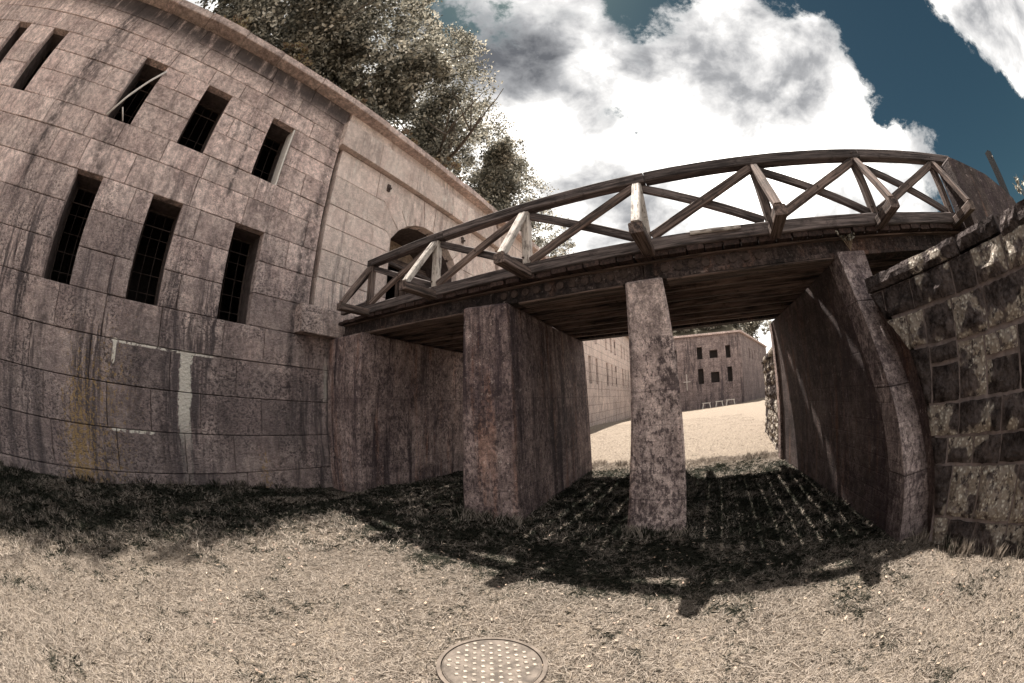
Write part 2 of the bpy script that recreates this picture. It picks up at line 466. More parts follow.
def mat_ground():
    m, t = new_mat('turf_ground', .97)
    P = t.P
    n = t.noise(P, 1.6, 6, .65)
    n2 = t.noise(P, 22, 6, .75)
    n3 = t.noise(P, 90, 3, .6)
    straw = t.mix(t.map(n2, .3, .7), (.10, .076, .062), (.30, .25, .195))
    x, y, z = t.sep(P)
    shade_green = t.math('MAXIMUM', t.map(x, -3.3, -4.7), t.math('MULTIPLY', t.math('MULTIPLY', t.map(y, 1.9, 3.2), t.map(y, 8.5, 7.6)), t.map(x, 2.9, 2.2)))  # greener soil, with the shade of wall and bridge painted into its colour
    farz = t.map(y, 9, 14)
    shade_green = t.math('MULTIPLY', shade_green, t.math('SUBTRACT', 1, t.math('MULTIPLY', farz, .8)))
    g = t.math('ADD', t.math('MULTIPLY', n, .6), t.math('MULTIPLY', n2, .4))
    g = t.math('ADD', g, t.math('MULTIPLY', shade_green, .22))
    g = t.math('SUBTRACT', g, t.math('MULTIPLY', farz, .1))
    c = t.mix(t.map(g, .54, .70), straw, t.mix(n2, (.012, .012, .009), (.04, .036, .027)))
    c = t.mix(.6, c, t.mix(t.map(n3, .3, .7), (.45, .45, .45), (1.35, 1.35, 1.35)), 'MULTIPLY')
    t.put(t.b.inputs['Base Color'], c)
    t.put(t.b.inputs['Normal'], t.bump(t.math('ADD', n2, t.math('MULTIPLY', n3, .5)), .9, .05))
    return m


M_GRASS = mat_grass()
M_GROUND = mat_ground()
M_EARTH = mat_plain('earth_bank', (.075, .065, .045), var=.5, scale=4, bump=.8)

# ------------------------------------------------------------------ object helpers
WL = {}


def link(o, parent=None):
    COL.objects.link(o)
    if parent:
        o.parent = parent
    return o


def wl(o):
    v = Vector((0, 0, 0))
    while o:
        v = v + o.location
        o = o.parent
    return v


def thing(name, label, cat, loc, group=None):
    o = bpy.data.objects.new(name, None)
    o.empty_display_size = .2
    o.location = loc
    link(o)
    o['label'] = label
    o['category'] = cat
    if group:
        o['group'] = group
    return o


def tag(o, label, cat, group=None, kind=None):
    if label:
        o['label'] = label
    if cat:
        o['category'] = cat
    if group:
        o['group'] = group
    if kind:
        o['kind'] = kind
    return o


def mesh(name, V, F, mat, parent=None, smooth=False, label=None):
    base = wl(parent) if parent else Vector((0, 0, 0))
    me = bpy.data.meshes.new(name)
    me.from_pydata([tuple(Vector(v) - base) for v in V], [], F)
    me.materials.append(mat)
    if smooth:
        me.polygons.foreach_set('use_smooth', [True] * len(me.polygons))
    me.update()
    o = bpy.data.objects.new(name, me)
    link(o, parent)
    if label:
        o['label'] = label
    return o


class MB:
    def __init__(s):
        s.V, s.F = [], []

    def add(s, V, F):
        k = len(s.V)
        s.V += [tuple(v) for v in V]
        s.F += [tuple(i + k for i in f) for f in F]

    def box(s, lo, hi):
        a, b = lo, hi
        V = [(x, y, z) for x in (a[0], b[0]) for y in (a[1], b[1]) for z in (a[2], b[2])]
        s.add(V, [(0, 1, 3, 2), (4, 6, 7, 5), (0, 4, 5, 1), (2, 3, 7, 6), (0, 2, 6, 4), (1, 5, 7, 3)])

    def tube(s, pts, rad, n=6):
        rings = []
        for i, p in enumerate(pts):
            p = Vector(p)
            d = (Vector(pts[min(i + 1, len(pts) - 1)]) - Vector(pts[max(i - 1, 0)])).normalized()
            a = d.orthogonal().normalized()
            b = d.cross(a)
            r = rad[i] if isinstance(rad, (list, tuple)) else rad
            rings.append([p + (a * math.cos(q) + b * math.sin(q)) * r for q in [2 * math.pi * j / n for j in range(n)]])
        V = [v for r in rings for v in r]
        F = [(i * n + j, i * n + (j + 1) % n, (i + 1) * n + (j + 1) % n, (i + 1) * n + j) for i in range(len(pts) - 1) for j in range(n)]
        F += [tuple(range(n))[::-1], tuple(range((len(pts) - 1) * n, len(pts) * n))]
        s.add(V, F)

    def build(s, name, mat, parent=None, smooth=False, label=None):
        return mesh(name, s.V, s.F, mat, parent, smooth, label)


def offset_poly(P, d):
    n = len(P)
    A = sum(P[i][0] * P[(i + 1) % n][1] - P[(i + 1) % n][0] * P[i][1] for i in range(n))
    sg = 1 if A > 0 else -1
    E = []
    for i in range(n):
        (x0, y0), (x1, y1) = P[i], P[(i + 1) % n]
        L = math.hypot(x1 - x0, y1 - y0) or 1e-9
        nx, ny = -(y1 - y0) / L * sg, (x1 - x0) / L * sg
        E.append((x0 + nx * d, y0 + ny * d, (x1 - x0) / L, (y1 - y0) / L))
    out = []
    for i in range(n):
        ax, ay, adx, ady = E[i - 1]
        bx, by, bdx, bdy = E[i]
        det = adx * bdy - ady * bdx
        if abs(det) < 1e-6:
            out.append((bx, by))
            continue
        t = ((bx - ax) * bdy - (by - ay) * bdx) / det
        out.append((ax + adx * t, ay + ady * t))
    return out, sg


def block(name, O, U, N, poly, depth, front, bev, mat, parent, tilt=0):
    """a dressed stone: polygon in (u, z), extruded back from the face plane, arrises worn"""
    poly, sg = offset_poly(poly, .0001)
    if sg < 0:
        poly = poly[::-1]
    inn, _ = offset_poly(poly, bev)
    n = len(poly)
    O, U, N = Vector(O), Vector(U), Vector(N)
    Z = Vector((0, 0, 1))
    pt = lambda p, d: O + U * p[0] + Z * p[1] + N * d
    us = [p[0] for p in poly]
    um = sum(us) / n
    V = [pt(p, front - depth) for p in poly] + [pt(p, front - bev * .8) for p in poly] + [pt(p, front + tilt * (p[0] - um)) for p in inn]
    flip = U.cross(Z).dot(N) < 0
    F = []
    for i in range(n):
        j = (i + 1) % n
        F += [(i, j, n + j, n + i), (n + i, n + j, 2 * n + j, 2 * n + i)]
    F.append(tuple(range(2 * n, 3 * n)))
    F.append(tuple(range(n))[::-1])
    if flip:
        F = [f[::-1] for f in F]
    return mesh(name, V, F, mat, parent)


def beam(name, a, b, w_, h_, mat, parent, upv=(0, 0, 1), bev=.012, label=None):
    """timber from a to b, its own local X along the grain"""
    a, b = Vector(a), Vector(b)
    L = (b - a).length
    X = (b - a) / L
    Y = Vector(upv).cross(X)
    if Y.length < 1e-4:
        Y = Vector((0, 1, 0))
    Y.normalize()
    Z = X.cross(Y)
    sec = []
    for sy, sz in ((1, 1), (-1, 1), (-1, -1), (1, -1)):
        c = [(sy * (w_ / 2 - bev), sz * h_ / 2), (sy * w_ / 2, sz * (h_ / 2 - bev))]
        if sy * sz > 0:
            c = c[::-1]
        sec += c
    n = len(sec)
    k = 3 if L > 1 else 2
    V, F = [], []
    for i in range(k):
        x = -L / 2 + L * i / (k - 1)
        jx = (random.uniform(-.006, .006), random.uniform(-.006, .006)) if 0 < i < k - 1 else (0, 0)
        V += [(x, p[0] + jx[0], p[1] + jx[1]) for p in sec]
    for i in range(k - 1):
        for j in range(n):
            F.append((i * n + j, i * n + (j + 1) % n, (i + 1) * n + (j + 1) % n, (i + 1) * n + j))
    F += [tuple(range(n))[::-1], tuple(range((k - 1) * n, k * n))]
    me = bpy.data.meshes.new(name)
    me.from_pydata(V, [], F)
    me.materials.append(mat)
    o = bpy.data.objects.new(name, me)
    link(o, parent)
    mw = Matrix((X, Y, Z)).transposed().to_4x4()
    mw.translation = (a + b) / 2 - (wl(parent) if parent else Vector((0, 0, 0)))
    o.matrix_local = mw
    if label:
        o['label'] = label
    return o


def sstep(v, a, b):
    t = min(1, max(0, (v - a) / (b - a)))
    return t * t * (3 - 2 * t)


def ground_z(x, y):
    yl = [(-30, .03), (1.5, .02), (4.6, -.27), (9, -.24), (25, -.30), (44, -.82), (60, -.9), (900, -2)]
    yr = [(-30, .0), (2.4, .0), (9, -.02), (25, -.12), (50, -.22), (70, -.4), (900, -2)]
    f = lambda L: next((a[1] + (b[1] - a[1]) * sstep(y, a[0], b[0]) for a, b in zip(L, L[1:]) if y <= b[0]), -2)
    t = sstep(x, -6.6, -4.2 + max(0, y - 5) * .34)
    return f(yl) * (1 - t) + f(yr) * t


# ------------------------------------------------------------------ ground
def axis(fine0, fine1, st, lo, hi):
    a = list(np.arange(fine0, fine1, st))
    v, s_ = fine1, st
    while v < hi:
        a.append(v)
        s_ *= 1.18
        v += s_
    a.append(hi)
    v, s_ = fine0, st
    while v > lo:
        s_ *= 1.18
        v -= s_
        a.insert(0, max(v, lo))
    return a


gx, gy = axis(-7, 4.2, .14, -700, 700), axis(-3, 12, .14, -400, 900)
V = []
for y in gy:
    for x in gx:
        z = ground_z(x, y)
        if abs(x) < 60 and abs(y) < 90:
            z += .035 * mnoise.noise(Vector((x * .9, y * .9, 0))) + .016 * mnoise.noise(Vector((x * 3.3, y * 3.3, 5)))
        V.append((x, y, z))
nx = len(gx)
F = [(j * nx + i, j * nx + i + 1, (j + 1) * nx + i + 1, (j + 1) * nx + i) for j in range(len(gy) - 1) for i in range(nx - 1)]
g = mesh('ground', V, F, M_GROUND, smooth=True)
g['kind'] = 'structure'

# ------------------------------------------------------------------ fort wall beside the ditch
XW = -6.6
ROWS = [-.55, .2, .88, 1.56, 2.23, 2.88, 3.5, 4.13, 4.72, 5.33, 5.84, 6.42, 6.93, 7.43, 7.91, 8.40, 8.9]
WIN = [(c, 2.88, 4.72) for c in (-9.8, -7.8, -5.85, -2.12, -.13, 1.84)] + [(c, 5.84, 7.43) for c in (-9.8, -7.8, -5.85, -2.12, -.13, 1.84)]
WIN = [(c, c + .71, z0, z1) for c, z0, z1 in WIN]
CUT = {14: [1.39, 3.39, -.73], 13: [-5.8, -4.39, -2.48, -1.39, -.18, .76, 2.0, 2.97], 12: [-.87], 11: [-2.79, -4.58, .91], 9: [-2.47, -.31, .75, 2.09, 2.99],
       10: [3.2], 8: [-3.96, -3.14, -.87, 3.57], 7: [-.55, 1.01, 3.2], 6: [-2.84], 5: [-2.98, -.53, -1.27, .96], 4: [-2.59, -1.62, .69, 2.02, 2.93],
       3: [-.73, 2.36], 2: [-.33, .59, 2.92], 1: [1.27, -1.6, 3.3]}
fort = thing('fort_wall', 'long pink granite fort wall with two rows of narrow windows and an arched gateway behind the bridge', 'fort wall', (XW, 0, 0))


def fill_row(i, z0, z1, a, b, holes, cuts, mean, mat, parent, O, U, N, j=.0062, front=0, name='stone_block', depth=.24):
    segs = [(a, b)]
    for h0, h1 in holes:
        segs = [q for s_ in segs for q in (((s_[0], h0), (h1, s_[1])) if s_[0] < h0 and s_[1] > h1 else
                ((s_[0], min(s_[1], h0)),) if s_[0] < h0 < s_[1] else ((max(s_[0], h1), s_[1]),) if s_[0] < h1 < s_[1] else () if h0 <= s_[0] and s_[1] <= h1 else (s_,))]
    for s0, s1 in segs:
        if s1 - s0 < .03:
            continue
        cs = sorted(c for c in cuts if s0 + .15 < c < s1 - .15)
        pts = [s0] + cs + [s1]
        out = [pts[0]]
        for p, q in zip(pts, pts[1:]):
            k = max(1, round((q - p) / mean)) if q - p > mean * 1.35 else 1
            for m_ in range(1, k):
                out.append(p + (q - p) * m_ / k + random.uniform(-.18, .18) * min(1, mean))
            out.append(q)
        for p, q in zip(out, out[1:]):
            u0 = p + (0 if p == s0 else j)
            u1 = q - (0 if q == s1 else j)
            block(name, O, U, N, [(u0, z0 + j), (u1, z0 + j), (u1, z1 - j), (u0, z1 - j)], depth, front + random.uniform(-.008, .010), .009, mat, parent, random.uniform(-.003, .003))


for i, (z0, z1) in enumerate(zip(ROWS, ROWS[1:])):
    holes = [(w0, w1) for w0, w1, a, b in WIN if a < (z0 + z1) / 2 < b]
    fill_row(i, z0, z1, -12.2, 3.92, holes, CUT.get(i, []), 1.28, M_WALL, fort, (XW, 0, 0), (0, 1, 0), (1, 0, 0))

# gate bay: arch opening, voussoirs, string course
GY0, GY1, GSP, GTOP = 6.2, 9.3, 5.84, 6.72
GC, GR = (GY0 + GY1) / 2, None
half = (GY1 - GY0) / 2
rise = GTOP - GSP
GR = (half * half + rise * rise) / (2 * rise)
GZC = GTOP - GR
arch_z = lambda y: GZC + math.sqrt(max(0, GR * GR - (y - GC) ** 2))
gate_rows = [2.88, 3.5, 4.19, 4.83, 5.43, 5.99, 6.8, 7.62]
for i, (z0, z1) in enumerate(zip(gate_rows, gate_rows[1:])):
    if z0 < GSP + .2:
        holes = [(GY0, GY1)]
    elif z0 < GTOP:
        hw = math.sqrt(GR * GR - (z0 - GZC) ** 2)
        holes = [(GC - hw - .04, GC + hw + .04)]
    else:
        holes = [(GC - .5, GC + .5)]
    fill_row(i, z0, z1, 4.06, 11.9, holes, [], 1.9, M_GATE, fort, (XW, 0, 0), (0, 1, 0), (1, 0, 0))
a_end = math.asin(half / GR)
NV = 9
for k in range(NV):
    a0, a1 = -a_end + 2 * a_end * k / NV + .006, -a_end + 2 * a_end * (k + 1) / NV - .006
    hi = lambda a: (7.6 - GZC) / math.cos(a) if abs(a) < .42 else (GR + 1.0)
    p = [(GC + math.sin(a0) * GR, GZC + math.cos(a0) * GR), (GC + math.sin(a1) * GR, GZC + math.cos(a1) * GR),
         (GC + math.sin(a1) * hi(a1), min(7.6, GZC + math.cos(a1) * hi(a1))), (GC + math.sin(a0) * hi(a0), min(7.6, GZC + math.cos(a0) * hi(a0)))]
    block('voussoir', (XW, 0, 0), (0, 1, 0), (1, 0, 0), p, .3, .012, .008, M_GATE, fort)
# string course above the gate
y = 3.88
while y < 12:
    y2 = min(12.1, y + random.uniform(1.3, 1.9))
    block('string_course_stone', (XW, 0, 0), (0, 1, 0), (1, 0, 0), [(y, 7.64), (y2 - .012, 7.64), (y2 - .012, 8.46), (y, 8.46)], .35, .17, .012, M_GATE, fort)
    y = y2
fill_row(0, 8.47, 8.9, 4.0, 12.0, [], [], 1.5, M_GATE, fort, (XW, 0, 0), (0, 1, 0), (1, 0, 0), front=.02)
# lower part of gate bay, below the corbel
for z0, z1 in ((-.55, .2), (.2, .88), (.88, 1.56), (1.56, 2.23), (2.23, 2.9)):
    fill_row(0, z0, z1, 3.93, 6.6, [], [4.55] if z0 in (.2, 1.56) else [5.2], 1.4, M_WALL, fort, (XW, 0, 0), (0, 1, 0), (1, 0, 0), front=.0)
# ledge that carries the end of the bridge
for y0, y1 in ((3.6, 5.35), (5.36, 7.3), (7.31, 9.5)):
    block('corbel_stone', (XW, 0, 0), (0, 1, 0), (1, 0, 0), [(y0, 2.9), (y1, 2.9), (y1, 3.46), (y0, 3.46)], .5, .30, .012, M_COPING, fort)
# coping slabs
y = -12.4
while y < 24:
    y2 = y + random.uniform(1.05, 1.75)
    dz = random.uniform(-.012, .015)
    o = block('coping_slab', (XW, 0, 0), (0, 1, 0), (1, 0, 0), [(y, 8.90), (y2 - .014, 8.90), (y2 - .014, 9.13 + dz), (y, 9.13 + dz)], 1.0, .34 + random.uniform(-.02, .02), .02, M_COPING, fort)
    y = y2

# backing masonry with the openings cut through
core = MB()
ys = sorted({-40., 3.92, 12.2} | {v for w0, w1, a, b in WIN for v in (w0, w1)})
zs = sorted({-1., 9.0} | {v for w0, w1, a, b in WIN for v in (a, b)})
for y0, y1 in zip(ys, ys[1:]):
    if y1 > 3.93:
        continue
    for z0, z1 in zip(zs, zs[1:]):
        if not any(w0 <= y0 and y1 <= w1 and a <= z0 and z1 <= b for w0, w1, a, b in WIN):
            core.box((-7.35, y0, z0), (-6.80 if y0 > -30 and y1 > -12 else -6.62, y1, z1))
core.box((-8.6, 3.92, -1), (-6.80, GY0, 9))
core.box((-8.6, GY1, -1), (-6.80, 12.2, 9))
core.box((-8.6, GY0, -1), (-6.80, GY1, 3.36))
K = 18
for k in range(K):
    ya, yb = GY0 + (GY1 - GY0) * k / K, GY0 + (GY1 - GY0) * (k + 1) / K
    V8 = [(x, y_, z_) for x in (-8.6, -6.80) for y_, z_ in ((ya, arch_z(ya)), (yb, arch_z(yb)), (yb, 9), (ya, 9))]
    core.add(V8, [(0, 1, 2, 3), (7, 6, 5, 4), (0, 4, 5, 1), (2, 6, 7, 3), (1, 5, 6, 2), (0, 3, 7, 4)])
core.build('wall_core', M_JOINT, fort)
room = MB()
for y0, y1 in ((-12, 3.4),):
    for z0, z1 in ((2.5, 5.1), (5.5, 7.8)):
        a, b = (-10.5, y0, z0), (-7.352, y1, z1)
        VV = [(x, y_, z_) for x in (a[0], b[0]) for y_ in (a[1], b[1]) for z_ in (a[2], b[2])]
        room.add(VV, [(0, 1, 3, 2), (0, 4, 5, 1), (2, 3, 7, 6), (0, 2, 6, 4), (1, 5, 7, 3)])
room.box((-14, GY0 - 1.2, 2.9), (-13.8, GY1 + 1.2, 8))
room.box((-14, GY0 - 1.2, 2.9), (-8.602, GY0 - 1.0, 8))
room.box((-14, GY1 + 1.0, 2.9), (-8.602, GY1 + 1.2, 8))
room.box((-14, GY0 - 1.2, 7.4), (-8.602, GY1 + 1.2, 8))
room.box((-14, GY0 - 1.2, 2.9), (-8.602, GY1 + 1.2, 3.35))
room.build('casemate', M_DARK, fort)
# inside the gate: rubble tympanum on a timber lintel, boards below
ty = MB()
for k in range(K):
    ya, yb = GY0 + (GY1 - GY0) * k / K, GY0 + (GY1 - GY0) * (k + 1) / K
    V8 = [(x, y_, z_) for x in (-8.2, -8.05) for y_, z_ in ((ya, 6.06), (yb, 6.06), (yb, arch_z(yb) - .002), (ya, arch_z(ya) - .002))]
    ty.add(V8, [(0, 1, 2, 3), (7, 6, 5, 4), (0, 4, 5, 1), (2, 6, 7, 3), (1, 5, 6, 2), (0, 3, 7, 4)])
ty.build('rubble_infill', M_BRICK, fort)
beam('gate_lintel', (-7.95, GY0 + .01, 5.93), (-7.95, GY1 - .01, 5.93), .24, .24, M_WOOD2, fort)
beam('gate_lintel', (-7.5, GY0 + .01, 5.62), (-7.5, GY1 - .01, 5.62), .12, .1, M_WOOD, fort)
for k in range(5):
    beam('gate_board', (-8.3, GY1 - .15 - k * .22, 3.42), (-8.3, GY1 - .15 - k * .22, 5.8), .19, .04, M_WOOD2, fort, upv=(1, 0, 0))

# windows: frame, transom bar and iron grille set deep in the opening
for n_, (y0, y1, z0, z1) in enumerate(WIN):
    fr = MB()
    x = -7.28
    for a, b in (((x - .04, y0 + .001, z0 + .001), (x, y0 + .035, z1 - .001)), ((x - .04, y1 - .035, z0 + .001), (x, y1 - .001, z1 - .001)),
                 ((x - .041, y0 + .036, z1 - .04), (x - .001, y1 - .036, z1 - .001)), ((x - .041, y0 + .036, z0 + .001), (x - .001, y1 - .036, z0 + .04))):
        fr.box(a, b)
    f = fr.build('window_frame', M_IRON, fort)
    beam('transom_bar', (x + .05, y0, z1 - .33), (x + .05, y1, z1 - .33), .022, .022, M_IRON, f, bev=.004)
    for k in range(2):
        yy = y0 + (y1 - y0) * (k + 1) / 3
        beam('grille_bar', (x - .02, yy, z0 + .03), (x - .02, yy, z1 - .03),   .013, .013, M_IRON, f, bev=.004)
    for k in range(4 if z0 < 3 else 2):
        zz = z0 + .3 + k * .34
        beam('grille_bar', (x - .045, y0 + .03, zz), (x - .045, y1 - .03, zz),   .013, .013, M_IRON, f, bev=.004)
    if z0 > 5 and n_ % 6 == 5:
        lv = MB()  # pale slab added so this window's right jamb looks lit
        lv.box((-6.95, y1 - .05, z0 + .002), (-6.62, y1 - .012, z1 - .002))
        lv.build('lit_jamb_panel', M_PALE, f, label='pale panel added to make the right jamb look lit')
# iron lamp brackets by the arch
for yy, zz in ((5.85, 7.27), (9.55, 7.06)):
    mb = MB()
    mb.box((-6.60, yy - .05, zz - .11), (-6.54, yy + .05, zz + .11))
    mb.box((-6.54, yy - .03, zz - .06), (-6.46, yy + .03, zz - .02))
    mb.build('iron_bracket', M_IRON, fort)

# far stretch of the same wall
FW = [(c, 2.75, 4.75) for c in (13.9, 15.9, 17.9, 21.2, 23.2, 25.25, 27.4, 31.3, 33.5, 35.5, 39.5, 41.6, 43.7)]
FW += [(c, 5.84, 7.4) for c in (13.9, 15.9, 17.9, 21.2, 23.2, 25.25, 27.4, 31.3, 33.5, 35.5, 39.5, 41.6, 43.7)]
FW = [(c, c + .75, a, b) for c, a, b in FW]
fc = MB()
ys = sorted({12.2, 48.6} | {v for q in FW for v in q[:2]})
zs = sorted({-2., 8.9} | {v for q in FW for v in q[2:]})
for y0, y1 in zip(ys, ys[1:]):
    for z0, z1 in zip(zs, zs[1:]):
        if not any(w0 <= y0 and y1 <= w1 and a <= z0 and z1 <= b for w0, w1, a, b in FW):
            fc.box((-7.5, y0, z0), (-6.6, y1, z1))
fc.build('far_wall_face', M_FAR, fort)
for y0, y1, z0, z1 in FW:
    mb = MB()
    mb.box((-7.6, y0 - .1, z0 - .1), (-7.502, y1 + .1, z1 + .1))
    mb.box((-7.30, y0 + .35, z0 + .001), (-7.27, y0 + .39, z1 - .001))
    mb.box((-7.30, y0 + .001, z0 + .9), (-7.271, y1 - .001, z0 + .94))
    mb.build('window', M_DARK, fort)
cc = MB()
cc.box((-7.6, 24.4, 8.9), (-6.25, 48.3, 9.13))
cc.build('far_coping', M_COPING, fort)

# fort roof: earth fill behind the coping
V, F = [], []
X_ = [-7.2, -7.5, -8.5, -10, -14, -20, -40, -120]
Y_ = list(range(-40, 52, 2))
for y in Y_:
    for x in X_:
        z = 9.10 + .9 * sstep(-x, 7.4, 10.5) + (.25 * mnoise.noise(Vector((x * .4, y * .4, 2))) if x < -7.3 else 0)
        V.append((x, y, z))
n = len(X_)
F = [(j * n + i, (j + 1) * n + i, (j + 1) * n + i + 1, j * n + i + 1) for j in range(len(Y_) - 1) for i in range(n - 1)]
e = mesh('fort_roof_earth', V, F, M_EARTH, smooth=True)
e['kind'] = 'structure'

# pale pole hanging out of a window
pole = thing('pole', 'bent white metal pole sticking out of an upper window of the fort wall', 'pole', (-6.55, -2.0, 5.86))
mb = MB()
mb.tube([(-6.46, -2.08, 5.78), (-6.45, -1.85, 6.28), (-6.50, -1.60, 6.80), (-6.56, -1.36, 7.25)], .026, 8)
mb.build('long_rod', M_PALE, pole, True)
mb = MB()
mb.tube([(-6.44, -1.80, 6.02), (-6.6, -1.63, 5.845)], .016, 6)
mb.build('short_rod', M_PALE, pole, True)

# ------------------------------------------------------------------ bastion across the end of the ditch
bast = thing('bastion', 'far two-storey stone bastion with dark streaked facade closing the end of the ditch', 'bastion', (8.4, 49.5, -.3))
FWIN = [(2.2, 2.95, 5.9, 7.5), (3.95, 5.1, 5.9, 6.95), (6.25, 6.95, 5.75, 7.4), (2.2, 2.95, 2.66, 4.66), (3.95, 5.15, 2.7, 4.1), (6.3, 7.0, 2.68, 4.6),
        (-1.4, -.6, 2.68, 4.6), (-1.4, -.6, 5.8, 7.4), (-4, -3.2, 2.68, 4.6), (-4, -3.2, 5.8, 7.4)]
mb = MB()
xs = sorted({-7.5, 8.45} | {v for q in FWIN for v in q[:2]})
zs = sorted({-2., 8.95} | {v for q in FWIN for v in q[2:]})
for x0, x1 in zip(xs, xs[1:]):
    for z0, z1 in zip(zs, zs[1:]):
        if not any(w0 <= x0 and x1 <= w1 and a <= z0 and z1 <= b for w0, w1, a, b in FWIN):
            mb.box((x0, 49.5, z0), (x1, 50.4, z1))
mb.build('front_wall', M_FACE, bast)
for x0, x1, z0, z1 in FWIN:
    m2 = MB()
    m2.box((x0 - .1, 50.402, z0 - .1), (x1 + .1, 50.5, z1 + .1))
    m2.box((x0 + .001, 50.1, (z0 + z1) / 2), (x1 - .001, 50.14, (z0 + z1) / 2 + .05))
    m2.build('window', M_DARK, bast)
mb = MB()
for a, b in (((8.85, 49.6), (9.5, 50.9)),):
    pass
pA, pB = Vector((8.45, 49.5, 0)), Vector((18.2, 74, 0))
dU = (pB - pA).normalized()
dN = Vector((dU.y, -dU.x, 0))
Lr = (pB - pA).length
RW = [(6 + k * 2.6 + (1.3 if k > 2 else 0), 6.6 + k * 2.6 + (1.3 if k > 2 else 0), 5.8, 7.4) for k in range(7)]
us = sorted({0., Lr} | {v for q in RW for v in q[:2]})
zs = [-2., 5.8, 7.4, 8.95]
mb = MB()
for u0, u1 in zip(us, us[1:]):
    for z0, z1 in zip(zs, zs[1:]):
        if not any(q[0] <= u0 and u1 <= q[1] and q[2] <= z0 and z1 <= q[3] for q in RW):
            c = [pA + dU * u + dN * d + Vector((0, 0, z)) for d in (0, -.9) for u in (u0, u1) for z in (z0, z1)]
            mb.add(c, [(0, 2, 3, 1), (4, 5, 7, 6), (0, 1, 5, 4), (2, 6, 7, 3), (0, 4, 6, 2), (1, 3, 7, 5)])
mb.build('side_wall', M_FACE, bast)
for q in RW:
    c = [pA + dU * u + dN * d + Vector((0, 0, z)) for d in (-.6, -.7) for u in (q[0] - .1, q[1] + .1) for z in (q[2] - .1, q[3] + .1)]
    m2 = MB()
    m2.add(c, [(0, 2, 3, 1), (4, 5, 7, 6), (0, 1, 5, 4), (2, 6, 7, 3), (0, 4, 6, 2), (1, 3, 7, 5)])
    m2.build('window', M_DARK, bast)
mb = MB()
mb.box((-7.5, 49.2, 8.95), (8.55, 50.6, 9.2))
c = [pA + dU * u + dN * d + Vector((0, 0, z)) for d in (.3, -1) for u in (-.1, Lr) for z in (8.951, 9.201)]
mb.add(c, [(0, 2, 3, 1), (4, 5, 7, 6), (0, 1, 5, 4), (2, 6, 7, 3), (0, 4, 6, 2), (1, 3, 7, 5)])
mb.build('coping', M_COPING, bast)
mb = MB()
mb.add([(-7.5, 50.4, 9.0), (8.6, 50.4, 9.0), (18, 74, 9.0), (-7.5, 90, 9.0), (-7.5, 55, 11.6), (7.4, 55, 11.6), (15, 73, 11.8), (-7.5, 88, 12)],
       [(0, 1, 5, 4), (1, 2, 6, 5), (4, 5, 6, 7), (2, 3, 7, 6)])
e = mb.build('bastion_roof_earth', M_EARTH)
e['kind'] = 'structure'

# three small white benches and a white post at the foot of the bastion
for k, (x, wd) in enumerate(((3.0, 1.1), (4.7, 1.0), (6.2, 1.2))):
    lab = ['white bench on the left of three below the far bastion', 'white bench in the middle of three below the far bastion', 'white bench on the right of three below the far bastion'][k]
    zb = ground_z(x, 47.2)
    t = thing('bench', lab, 'bench', (x, 47.2, zb), 'white benches below the far bastion')
    mb = MB()
    mb.box((x - wd / 2, 47.0, zb + .62), (x + wd / 2, 47.5, zb + .70))
    mb.build('seat', M_PALE, t)
    for sx in (-1, 1):
        mb = MB()
        mb.add([(x + sx * (wd / 2 - .15) - .05, 47.05, zb + .62), (x + sx * (wd / 2 - .15) + .05, 47.05, zb + .62), (x + sx * (wd / 2 - .02) + .05, 46.95, zb - .02), (x + sx * (wd / 2 - .02) - .05, 46.95, zb - .02),
                (x + sx * (wd / 2 - .15) - .05, 47.45, zb + .62), (x + sx * (wd / 2 - .15) + .05, 47.45, zb + .62), (x + sx * (wd / 2 - .02) + .05, 47.5, zb - .02), (x + sx * (wd / 2 - .02) - .05, 47.5, zb - .02)],
               [(0, 1, 2, 3), (5, 4, 7, 6), (0, 4, 5, 1), (3, 2, 6, 7), (1, 5, 6, 2), (4, 0, 3, 7)])
        mb.build('leg', M_PALE, t)
sp = thing('wall_pipe', 'thin white pipe with a short crossbar fixed to the far bastion front', 'pipe', (.55, 49.45, 2.0))
mb = MB()
mb.box((.52, 49.42, 2.0), (.60, 49.495, 4.1))
mb.build('riser', M_PALE, sp)
mb = MB()
mb.box((.10, 49.36, 3.05), (1.05, 49.418, 3.13))
mb.build('crossbar', M_PALE, sp)

# ------------------------------------------------------------------ bridge piers
SK = -.08                                            # bridge axis is slightly skewed to the ditch
YN = lambda x: 4.03 + SK * x                         # near edge of the deck


